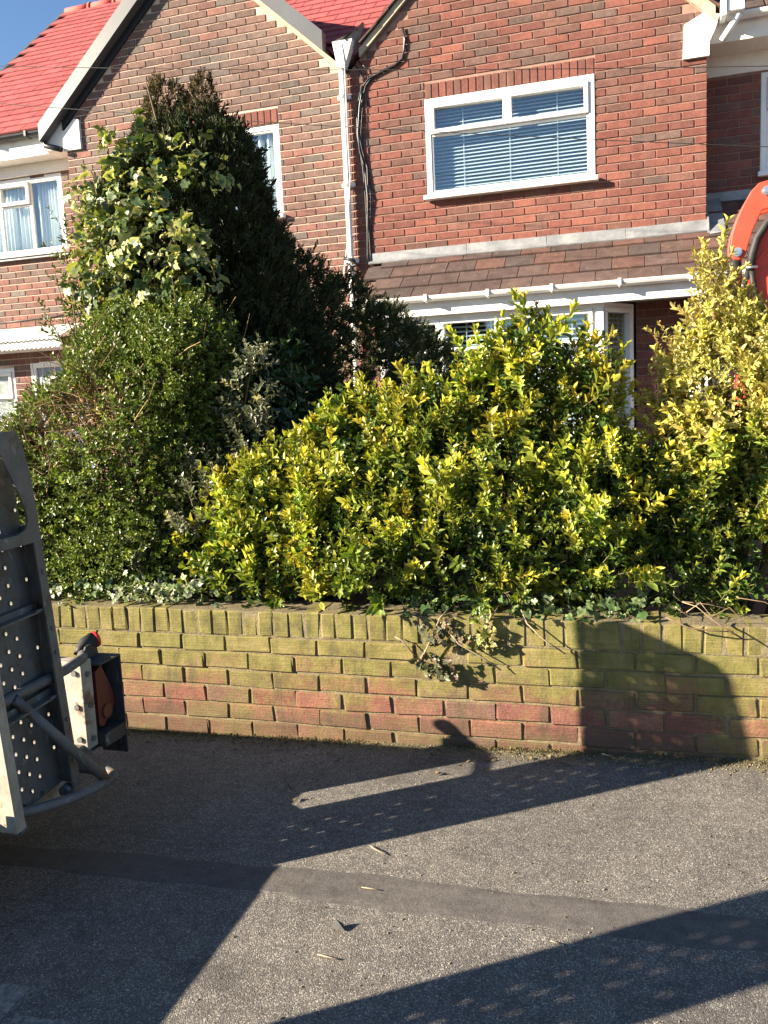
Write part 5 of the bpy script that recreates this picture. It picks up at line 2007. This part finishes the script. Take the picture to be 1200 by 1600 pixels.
# ---- variegated ivy on the conifer: large leaves are parts
iv = plant('climbing_ivy', 'variegated cream-edged ivy climbing over the sunlit side of the conifer', 'ivy', (-.55, 1.0, .44))
IV_M = [(.05, .085, .03), (.04, .07, .025), (.07, .1, .04), (.1, .12, .06)]
IV_E = [(.5, .47, .16), (.58, .52, .24), (.4, .42, .1), (.22, .26, .06)]
LIV = [(-.55, 1.3, 2.72, .32, .4, .45), (-.62, 1.3, 2.45, .34, .4, .45), (-.5, 1.2, 2.2, .4, .4, .45), (-.3, 1.2, 2.5, .34, .36, .45), (-.15, 1.15, 2.15, .28, .33, .4), (-.58, 1.4, 2.95, .17, .22, .2), (-.25, 1.3, 2.84, .3, .25, .12), (-.75, 1.35, 2.2, .25, .3, .3), (-.82, 1.4, 2.92, .07, .1, .08), (-.45, 1.2, 1.95, .4, .3, .25), (-.52, 1.4, 3.14, .05, .08, .14), (-.04, 1.25, 2.9, .08, .1, .1), (-.88, 1.35, 2.62, .08, .12, .1), (-.3, 1.25, 3.02, .2, .2, .08), (-.72, 1.2, 1.9, .2, .25, .25), (-.8, 1.25, 2.05, .12, .15, .15)]
C_, N_ = lobe_points(LIV, 430, rng, .22, .9, .2)
C_ = C_ + N_ * np.minimum(rng.exponential(.05, 430), .075)[:, None] - N_ * .04
kk_ = rng.poisson(10, 430) + 1
ci = np.repeat(np.arange(430), kk_)
tt = rng.uniform(0, 1, len(ci))[:, None]
# each strand hangs or climbs a little way
sd_ = unit(rng.normal(0, .5, (430, 3)) + np.array([.1, -.1, -.6]))
P = C_[ci] + sd_[ci] * tt * .2 + rng.normal(0, .022, (len(ci), 3))
N = unit(N_[ci] + rng.normal(0, .25, (len(ci), 3)))
ok = (P[:, 0] < .12) & (rng.random(430)[ci] < np.clip(1.0 - (C_[ci, 0] + .26) * 1.9, .14, 1))
P, N, ci = P[ok], N[ok], ci[ok]
n = len(P)
D = unit(N * .45 + np.array([0, 0, -.55]) + rng.normal(0, .55, (n, 3)))
U = N + rng.normal(0, .35, (n, 3)) + np.array([0, 0, .4])
Ls = .024 + .058 * rng.random(n) ** 2.0
cm, ce = pick(IV_M, n, rng), pick(IV_E, n, rng)
gr_ = rng.random(430)[ci] + rng.normal(0, .2, n) < .52
ce[gr_] = cm[gr_] * 1.3
yl = (rng.random(n) < .16) & (P[:, 2] > 2.3)
cm[yl] = pick([(.45, .4, .1), (.5, .46, .16), (.36, .36, .08)], yl.sum(), rng)
vis = np.array([shown_size(p) for p in P]) * Ls
order = np.argsort(-vis)
ivm = []
for k in range(10):
    r2 = np.random.default_rng(100 + k)
    c0, c1 = pick(IV_M, 1, r2), pick(IV_E, 1, r2)
    if k in (3, 6):
        c1 = c0 * 1.3
    if k == 5:
        c0 = np.array([(.45, .41, .12)])
    v, f, c = leaves('ivy', np.zeros((1, 3)), np.array([[0, 0, 1.]]), np.array([[0, -1., 0]]), 1.0, 1.0, c0, c1)
    v = v + r2.normal(0, .045, v.shape)
    ivm.append(arr_mesh('ivy_leaf', v, f, 'ivy', c))
for q, i in enumerate(order[:292]):
    o = link('ivy_leaf', ivm[q % 10])
    d = unit(D[i])
    s_ = unit(np.cross(U[i], d))
    nn = np.cross(d, s_)
    m = Matrix.Identity(4)
    cols = (s_ * Ls[i], -nn * Ls[i], d * Ls[i])
    for a in range(3):
        for b_ in range(3):
            m[b_][a] = cols[a][b_]
        m[a][3] = P[i][a]
    adopt(iv, o)
    o.matrix_basis = m
    k = rng.uniform(.8, 1.2)
    o.color = (k, k, k * rng.uniform(.7, 1.1), 1)
rest = order[292:]
V, F, C = leaves('ivy', P[rest], D[rest], U[rest], Ls[rest], Ls[rest], cm[rest], ce[rest])
o = link('foliage', arr_mesh('foliage', V, F, 'ivy', C))
o['kind'] = 'stuff'
adopt(iv, o)
stems(iv, (-.5, 1.1, .42), [(-.8, 1.1, 2.9), (-.6, 1.0, 2.6), (-.3, .95, 2.7), (-.9, 1.1, 2.3), (-.2, 1.0, 2.2)], .012, 'twig', wig=.12, n=9)
# loose leafy shoots reaching left in front of the brickwork
sh = plant('straggling_shrub', 'thin straggling green shoots sticking out left of the ivy before the brick wall', 'shrub', (-.8, 1.1, .44))
lsp = [make_sprig(rng, .17, 6, .05, .42, 'oval', [(.05, .09, .02), (.07, .11, .025)], [(.06, .1, .02), (.1, .13, .03)], spread=(.7, 1.2)) for _ in range(4)]
tg = [(-1.05, 1.1, 2.62), (-1.12, 1.1, 2.35), (-1.0, 1.1, 2.2), (-1.15, 1.05, 2.1), (-.98, 1.1, 2.45), (-1.06, 1.0, 1.98), (-.95, 1.0, 2.05)]
PP, DD = [], []
for t in tg:
    t = np.array(t)
    b_ = np.array((-.75, 1.1, 1.5))
    for s in np.linspace(.55, 1, 5):
        PP.append(b_ + (t - b_) * s + rng.normal(0, .02, 3))
        DD.append((t - b_) / np.linalg.norm(t - b_) + rng.normal(0, .45, 3) + np.array([-.2, 0, .2]))
PP, DD = np.array(PP), np.array(DD)
scatter(sh, lsp, PP, DD, rng.uniform(.6, 1.0, len(PP)), np.ones((len(PP), 3)) * rng.uniform(.8, 1.3, (len(PP), 1)), 'leaf', rng)
stems(sh, (-.7, 1.1, .42), tg, .008, 'twig', wig=.05)

# ---- white-edged euonymus between the hedge and the golden shrub
we = plant('variegated_shrub', 'grey-green shrub with white-edged leaves in the shade beside the conifer', 'shrub', (.25, .6, .44))
wp = [make_sprig(rng, rng.uniform(.09, .14), 6, .038, .48, 'oval', [(.07, .1, .05), (.05, .08, .04)], [(.5, .48, .36), (.42, .42, .3), (.3, .32, .2)]) for _ in range(5)]
wp += [make_sprig(rng, .1, 6, .038, .46, 'oval', [(.4, .37, .2), (.5, .44, .28)], [(.6, .54, .36)])]
LWE = [(.38, .62, 1.55, .06, .07, .2), (.32, .62, 1.25, .09, .09, .2), (.40, .6, 1.38, .06, .07, .14), (-.12, .28, .74, .1, .1, .12), (.16, .34, .88, .1, .1, .16), (.2, .32, 1.0, .08, .1, .1), (.12, .5, 1.1, .14, .14, .16)]
P, N = lobe_points(LWE, 210, rng, .3)
scatter(we, wp, P, dirs(N, rng), rng.uniform(.8, 1.1, len(P)), np.ones((len(P), 3)) * rng.uniform(.45, .8, (len(P), 1)), 'leaf', rng, limit=280)  # tint dims the leaf colours to stand for shade
stems(we, (.25, .6, .42), [(.36, .66, 1.7), (.26, .6, 1.3), (.1, .5, 1.1), (-.1, .3, .72), (.18, .34, .95)], .009)

# ---- dark broad-leaved evergreen in the shade behind
lr = plant('laurel_bush', 'dark glossy broad-leaved bush in the deep shade before the conifer', 'bush', (.5, 1.0, .44))
lrp = [make_sprig(rng, .16, 5, .07, .5, 'oval', [(.03, .07, .018), (.025, .06, .016)], [(.035, .08, .02)], spread=(.6, 1.2)) for _ in range(4)]
P, N = lobe_points([(.5, 1.0, .9, .38, .3, .45), (.3, .85, .8, .25, .25, .4), (.28, 1.05, 1.35, .2, .2, .4), (.75, 1.05, 1.0, .3, .3, .4), (.2, .75, 1.0, .2, .2, .3), (.1, .45, .66, .2, .2, .2)], 470, rng, .3)
scatter(lr, lrp, P, dirs(N, rng, .5, .8, .4), rng.uniform(.75, 1.1, len(P)), np.ones((len(P), 3)) * rng.uniform(.7, 1.2, (len(P), 1)), 'leaf_dark', rng, limit=280)
stems(lr, (.5, 1.0, .42), [(.3, .85, 1.1), (.5, 1.0, 1.3), (.75, 1.05, 1.35), (.2, .75, 1.2)], .015)


def ivy_mat(root, pts, n, size, mids, edges, rng, seed=0, limit=290, spread=(.05, .05, .03), nrm=(0, -.8, .6), green=.4):
    """trailing ivy: leaves along creeping stems"""
    pts = np.asarray(pts, float)
    P = pts[rng.integers(0, len(pts), n)] + rng.normal(0, 1, (n, 3)) * np.array(spread)
    N = unit(np.tile(np.array(nrm, float), (n, 1)) + rng.normal(0, .45, (n, 3)))
    D = unit(rng.normal(0, .7, (n, 3)) + np.array([0, -.3, -.35]))
    Ls = rng.uniform(*size, n)
    cm, ce = pick(mids, n, rng, .25), pick(edges, n, rng, .25)
    g_ = rng.random(n) < green
    ce[g_] = cm[g_] * 1.3
    ms = []
    for k in range(6):
        c0, c1 = pick(mids, 1, rng), pick(edges, 1, rng)
        if k in (1, 4):
            c1 = c0 * 1.3
        v, f, c = leaves('ivy', np.zeros((1, 3)), np.array([[0, 0, 1.]]), np.array([[0, -1., 0]]), 1.0, 1.0, c0, c1)
        ms.append(arr_mesh('ivy_leaf', v + rng.normal(0, .05, v.shape), f, 'ivy', c))
    order = np.argsort(-Ls)
    for q, i in enumerate(order[:limit]):
        o = link('ivy_leaf', ms[q % 6])
        d = D[i]
        s_ = unit(np.cross(N[i], d))
        nn = np.cross(d, s_)
        m = Matrix.Identity(4)
        cols = (s_ * Ls[i], -nn * Ls[i], d * Ls[i])
        for a in range(3):
            for b_ in range(3):
                m[b_][a] = cols[a][b_]
            m[a][3] = P[i][a]
        adopt(root, o)
        o.matrix_basis = m
        k = rng.uniform(.75, 1.2)
        o.color = (k, k, k, 1)
    if n > limit:
        r_ = order[limit:]
        V, F, C = leaves('ivy', P[r_], D[r_], N[r_], Ls[r_], Ls[r_], cm[r_], ce[r_])
        o = link('foliage', arr_mesh('foliage', V, F, 'ivy', C))
        o['kind'] = 'stuff'
        adopt(root, o)


# ground ivy on the wall top
gi = plant('ground_ivy', 'low variegated ivy lapping over the wall top under the green hedge', 'ivy', (-.1, .15, .57))
line = [(x, .06 + .09 * rng.random(), .60 + .05 * rng.random()) for x in np.linspace(-1.0, .5, 120)] + [(x, .1, .66) for x in np.linspace(-.2, .3, 40)]
ivy_mat(gi, line, 340, (.022, .042), [(.06, .1, .04), (.045, .08, .03), (.09, .12, .06)], [(.34, .36, .2), (.24, .3, .12), (.42, .42, .28)], rng, green=.72)
gi2 = plant('ground_ivy', 'low green ivy creeping along the wall top under the golden shrub', 'ivy', (1.9, .15, .57))
line = [(x, .05 + .1 * rng.random(), .595 + .03 * rng.random()) for x in np.linspace(1.3, 2.3, 120)]
ivy_mat(gi2, line, 190, (.025, .05), [(.05, .09, .03), (.04, .075, .025)], [(.1, .15, .06), (.2, .25, .1)], rng, green=.7, nrm=(0, -.5, .8))
# the tuft hanging on the face of the wall
ti = plant('trailing_ivy', 'half withered ivy tuft hanging down the face of the brick wall', 'ivy', (1.5, .0, .45))
T1 = [(1.47 + .05 * math.sin(k), -.03 - .02 * (k % 3), .57 - .012 * k) for k in range(10)]
T2 = [(1.38 + .016 * k, -.03 - .02 * (k % 2), .36 + .01 * math.sin(k * 1.3)) for k in range(8)]
T3 = [(1.42 + .03 * k, -.05, .50 + .012 * math.sin(k * 2.)) for k in range(6)]
T4 = [(1.66 + .012 * math.sin(k * 2), -.04, .56 - .014 * k) for k in range(8)]
T5 = [(1.62, -.05, .49), (1.6, -.04, .47), (1.64, -.05, .5)]
ivy_mat(ti, T1 + T2 + T3, 110, (.018, .034), [(.05, .06, .03), (.09, .055, .035), (.06, .07, .035), (.12, .09, .055)], [(.15, .15, .1), (.13, .09, .055), (.2, .16, .1)], rng, green=.5, spread=(.035, .012, .025), nrm=(-.3, -1, .3))
ivy_mat(ti, T4 + T5, 34, (.018, .04), [(.16, .18, .045), (.22, .21, .065)], [(.28, .27, .1)], rng, green=.4, spread=(.025, .012, .025), nrm=(-.3, -1, .3))
ivy_mat(ti, T2, 40, (.02, .034), [(.05, .06, .025), (.07, .07, .03)], [(.1, .1, .05)], rng, green=.5, spread=(.03, .012, .02), nrm=(-.3, -1, .3))
mb = MB()
for pts in ([(1.5, .05, .6), (1.47, -.03, .57), (1.44, -.04, .5), (1.4, -.03, .42), (1.36, -.03, .37)], [(1.47, -.02, .55), (1.55, -.05, .47), (1.64, -.05, .42), (1.72, -.03, .36)], [(1.7, .05, .6), (1.67, -.04, .56), (1.66, -.04, .46)],
            [(1.38, -.03, .4), (1.44, -.05, .35), (1.52, -.03, .32)], [(1.8, .03, .6), (1.83, -.03, .56), (1.9, -.05, .5), (1.98, -.03, .44)], [(1.36, -.03, .4), (1.30, -.03, .47), (1.27, -.02, .48)]):
    mb.tube(pts, .0032, 5)
adopt(ti, mb.obj('stem', 'pale_twig'))
# dead twigs lying over the wall top at the right
dt = plant('dead_twigs', 'bare dead twigs lying over the wall top below the pale shrub', 'twigs', (2.65, .1, .57))
for k in range(9):
    x, y = rng.uniform(2.3, 2.95), rng.uniform(-.02, .25)
    L_ = rng.uniform(.08, .28)
    a = rng.normal(0, .7)
    mb = MB()
    mb.tube([(x, y, .59 + rng.uniform(0, .05)), (x + L_ * .5 * math.cos(a), y - .05 * abs(math.sin(a)), .60 + rng.uniform(0, .06)), (x + L_ * math.cos(a), y - .1 * abs(math.sin(a)) - .02, .57 + rng.uniform(0, .05))], [.0024, .0018, .001], 5)
    adopt(dt, mb.obj('twig', 'twig' if k % 3 else 'pale_twig'))
mb = MB()
for pts in ([(2.36, -.02, .6), (2.44, -.05, .57), (2.52, -.06, .565), (2.6, -.05, .56)], [(2.5, -.02, .62), (2.56, -.06, .58), (2.64, -.05, .53)]):
    mb.tube(pts, [.004, .0035, .003, .002][:len(pts)], 5)
adopt(dt, mb.obj('twig', 'twig'))

# ------------------------------------------------------------------ excavator behind the pale shrub
ex = thing('mini_excavator', 'orange-red mini digger with its arm rising behind the pale shrub', 'digger', (4.6, 2.3, .44))
AY = 2.25


def plate(name, poly, y0, y1, mat='orange', parent=None, bev=True):
    mb = MB()
    mb.prism(poly, 'y', y0, y1)
    o = mb.obj(name, mat)
    if parent is None:
        adopt(ex, o)
    else:
        o.parent = parent
    if bev:
        mo = o.modifiers.new('bevel', 'BEVEL')
        mo.width = .006
        mo.segments = 2
    return o


def arc(cx, cz, r, a0, a1, n=8):
    return [(cx + r * math.cos(R(a0 + (a1 - a0) * i / n)), cz + r * math.sin(R(a0 + (a1 - a0) * i / n))) for i in range(n + 1)]


# dipper: crescent cheeks at the top, box section below
cres = [(2.80, 2.245), (2.795, 2.30), (2.805, 2.37), (2.83, 2.45), (2.865, 2.53), (2.905, 2.60), (2.95, 2.645), (3.0, 2.655), (3.05, 2.64), (3.07, 2.6), (3.06, 2.53), (3.02, 2.50), (2.97, 2.49), (2.945, 2.44), (2.915, 2.37), (2.895, 2.30), (2.88, 2.24), (2.845, 2.215), (2.815, 2.22)]
for y0, y1 in ((AY - .085, AY - .065), (AY + .065, AY + .085)):
    plate('link_cheek', cres, y0, y1)
dip = plate('dipper_arm', [(2.90, 2.20), (2.945, 2.30), (3.02, 2.42), (3.10, 2.50), (3.2, 2.44), (3.17, 2.30), (3.06, 2.10), (2.985, 1.85), (2.93, 1.5), (2.90, 1.2), (2.83, 1.2), (2.84, 1.5), (2.865, 1.85), (2.88, 2.05)], AY - .06, AY + .06)
plate('stiffener', [(2.93, 2.20), (3.10, 2.40), (3.115, 2.385), (2.945, 2.185)], AY - .068, AY - .0605, parent=dip)
mb = MB()
for x, z in ((2.99, 2.595), (2.835, 2.262)):
    mb.tube([(x, AY - .10, z), (x, AY + .10, z)], .026, 16)
    mb.tube([(x, AY - .112, z), (x, AY - .099, z)], .017, 12)
adopt(ex, mb.obj('pin', 'chrome'))
mb = MB()
mb.tube([(2.835, AY, 2.262), (2.83, AY, 2.18), (2.815, AY, 1.75)], [.03, .042, .042], 14)
mb.tube([(2.815, AY, 1.75), (2.80, AY, 1.15)], .022, 12)
adopt(ex, mb.obj('bucket_ram', 'black_plastic'))
mb = MB()
H1 = [(3.16, AY - .09, 2.52), (3.06, AY - .1, 2.46), (2.99, AY - .1, 2.41), (2.94, AY - .095, 2.33), (2.915, AY - .095, 2.24), (2.905, AY - .095, 2.15)]
mb.tube(H1, .024, 10)
mb.tube([(2.905, AY - .095, 2.16), (2.88, AY - .09, 2.08), (2.855, AY - .08, 1.98), (2.835, AY - .07, 1.88)], .012, 8)
mb.tube([(2.895, AY - .1, 2.15), (2.865, AY - .09, 2.04), (2.845, AY - .09, 1.9)], .009, 8)
mb.tube([(2.91, AY - .095, 2.16), (2.925, AY - .09, 2.05), (2.96, AY - .085, 1.92), (2.975, AY - .08, 1.8)], .017, 8)
adopt(ex, mb.obj('hydraulic_hose', 'rubber'))
mb = MB()
mb.tube([(2.88, AY - .112, 2.165), (2.945, AY - .112, 2.165)], .01, 8)
adopt(ex, mb.obj('hose_clamp', 'chrome'))
# boom, body, cab, tracks, bucket (mostly beyond the right edge of the picture)
plate('boom', [(3.08, 2.47), (3.12, 2.54), (3.3, 2.60), (3.65, 2.5), (4.05, 2.1), (4.35, 1.4), (4.25, 1.32), (3.95, 1.85), (3.6, 2.24), (3.3, 2.36), (3.16, 2.38)], AY - .055, AY + .055)
mb = MB()
mb.tube([(4.2, AY, 1.1), (3.95, AY, 1.5), (3.75, AY, 1.9)], [.05, .05, .03], 12)
adopt(ex, mb.obj('boom_ram', 'black_plastic'))
plate('bucket', [(2.9, 1.2), (2.83, 1.2), (2.74, 1.0), (2.78, .72), (2.95, .58), (3.12, .62), (3.06, .68), (2.95, .66), (2.84, .78), (2.82, .95)], AY - .2, AY + .2, 'steel')
plate('body', [(4.15, .95), (4.15, 1.3), (4.45, 1.45), (5.5, 1.45), (5.65, 1.2), (5.6, .95)], AY - .5, AY + .5)
mb = MB()
for yy in (-.42, .4):
    for xx in (4.6, 5.35):
        mb.box(xx - .025, xx + .025, AY + yy - .02, AY + yy + .02, 1.45, 2.35)
mb.bbox(4.5, 5.45, AY - .47, AY + .47, 2.35, 2.42, .02)
adopt(ex, mb.obj('cab_frame', 'black_plastic'))
for yy in (-.52, .3):
    plate('track', arc(4.35, .64, .2, 90, 270) + arc(5.3, .64, .2, 270, 450), AY + yy, AY + yy + .23, 'rubber')
mb = MB()
mb.box(4.5, 5.2, AY - .3, AY + .3, .65, .95)
adopt(ex, mb.obj('undercarriage', 'steel'))

# ------------------------------------------------------------------ litter on the pavement
def litter(name, mb, mat, label, cat_, group=None):
    return tag(mb.obj(name, mat), label, cat_, group)


def gp(x, y, dz=0.006):
    return (x, y, gz(x) + dz)


litter('stone_chip', MB().add([gp(1.425, -1.30), gp(1.47, -1.305), gp(1.455, -1.275), gp(1.44, -1.292, .03)], [(0, 1, 3), (1, 2, 3), (2, 0, 3), (0, 2, 1)]), 'stone', 'small dark triangular stone chip on the sunlit pavement', 'stone')
litter('dry_stalk', MB().tube([gp(1.40, -.855), gp(1.43, -.885, .012), gp(1.47, -.90)], .0019, 5), 'straw', 'curved pale dry stalk on the pavement above the tarmac strip', 'stalk')
litter('dry_stalk', MB().tube([gp(1.45, -1.095, .008), gp(1.505, -1.10, .009)], .0018, 5), 'straw', 'short pale straw lying on the smooth tarmac strip', 'stalk')
litter('dry_stalk', MB().tube([gp(1.43, -1.415, .006), gp(1.49, -1.425, .007)], .0019, 5), 'straw', 'short pale straw on the rough pavement below the stone chip', 'stalk')
litter('dry_stalk', MB().tube([gp(2.03, -1.245), gp(2.06, -1.26, .01), gp(2.075, -1.29)], .0018, 5), 'straw', 'bent tan stalk at the edge of the lower right shadow', 'stalk')
litter('dry_stalk', MB().tube([gp(2.12, -.075, .03), gp(2.165, -.06, .012)], .0019, 5), 'straw', 'pale stalk in the shadow at the foot of the wall', 'stalk')
litter('dry_twig', MB().tube([gp(.86, -.33), gp(.9, -.42, .012), gp(.97, -.5)], .0025, 5), 'twig', 'thin brown twig in the trailer shadow near the wall', 'twig')
for k, (x, y) in enumerate(((1.49, -.3), (1.02, -.6))):
    a = k * 1.3
    mb = MB()
    q = [gp(x, y, .008), gp(x + .02 * math.cos(a), y + .02 * math.sin(a), .02), gp(x + .034 * math.cos(a + .5), y + .034 * math.sin(a + .5), .009), gp(x + .012 * math.cos(a + 1.5), y + .018 * math.sin(a + 1.5), .016)]
    mb.add(q + [(p[0], p[1], p[2] - .001) for p in q], [(0, 1, 2, 3), (7, 6, 5, 4)])
    litter('dead_leaf', mb, 'twig', ['brown dead leaf lying near the knob shadow below the wall', 'brown dead leaf in the shade left of the sunlit sliver', 'pale dead leaf on the sunlit pavement near the shadow edge'][k], 'leaf')
# grit washed against the foot of the wall
parts = []
rg = np.random.default_rng(3)
n = 2600
X = rg.uniform(-.3, 2.9, n)
Y = -np.abs(rg.normal(0, .07, n)) - .004
far = rg.random(n) < .25
Y[far] = -rg.uniform(.05, 1.9, far.sum())
for x, y in zip(X, Y):
    s = rg.uniform(.0015, .006)
    c = np.array((.2, .17, .11)) * rg.uniform(.4, 1.6)
    v = np.array([(1, 0, 0), (-.5, .8, 0), (-.5, -.8, 0), (0, 0, .9)]) * s * rg.uniform(.7, 1.3, (4, 1)) + np.array([x, y, gz(x) + .001])
    parts.append((v, np.array([(0, 1, 3), (1, 2, 3), (2, 0, 3), (0, 2, 1)]), np.tile(c, (4, 1))))
V, F, C = cat(parts)
o = link('grit', arr_mesh('grit', V, F, 'brick', C))
o['kind'] = 'stuff'
# moss and grass blades in the joint
rg = np.random.default_rng(9)
n = 1500
px = np.concatenate([rg.uniform(-.3, 1.1, 900), rg.uniform(1.5, 2.1, 400), rg.uniform(2.1, 2.9, 200)])
P = np.stack([px, rg.uniform(-.035, .0, n), gz(px)], 1)
D = unit(rg.normal(0, .5, (n, 3)) + np.array([0, -.3, 1.]))
Ls = rg.uniform(.006, .022, n)
V, F, C = leaves('small', P, D, rg.normal(0, 1, (n, 3)), Ls, Ls * .3, pick([(.07, .075, .025), (.12, .1, .04), (.16, .13, .06)], n, rg), pick([(.09, .09, .03), (.2, .16, .08)], n, rg))
o = link('moss', arr_mesh('moss', V, F, 'needle', C))
o['kind'] = 'stuff'

# scraps of dead leaf blown against the wall foot
n = 130
P = np.stack([np.concatenate([rg.uniform(.3, 1.2, 50), rg.normal(1.7, .25, 50), rg.uniform(2.0, 2.8, 30)]), -np.abs(rg.normal(0, .08, n)) - .012, np.zeros(n)], 1)
P[:, 2] = gz(P[:, 0]) + .006
D = rg.normal(0, 1, (n, 3)) * np.array([1, 1, .25])
Ls = rg.uniform(.012, .03, n)
V, F, C = leaves('oval', P, D, rg.normal(0, .35, (n, 3)) + np.array([0, 0, 1.]), Ls, Ls * .55, pick([(.12, .075, .035), (.2, .13, .06), (.08, .055, .03), (.25, .2, .1)], n, rg, .3), pick([(.12, .08, .04), (.18, .12, .06)], n, rg, .3))
o = link('leaf_litter', arr_mesh('leaf_litter', V, F, 'needle', C))
o['kind'] = 'stuff'
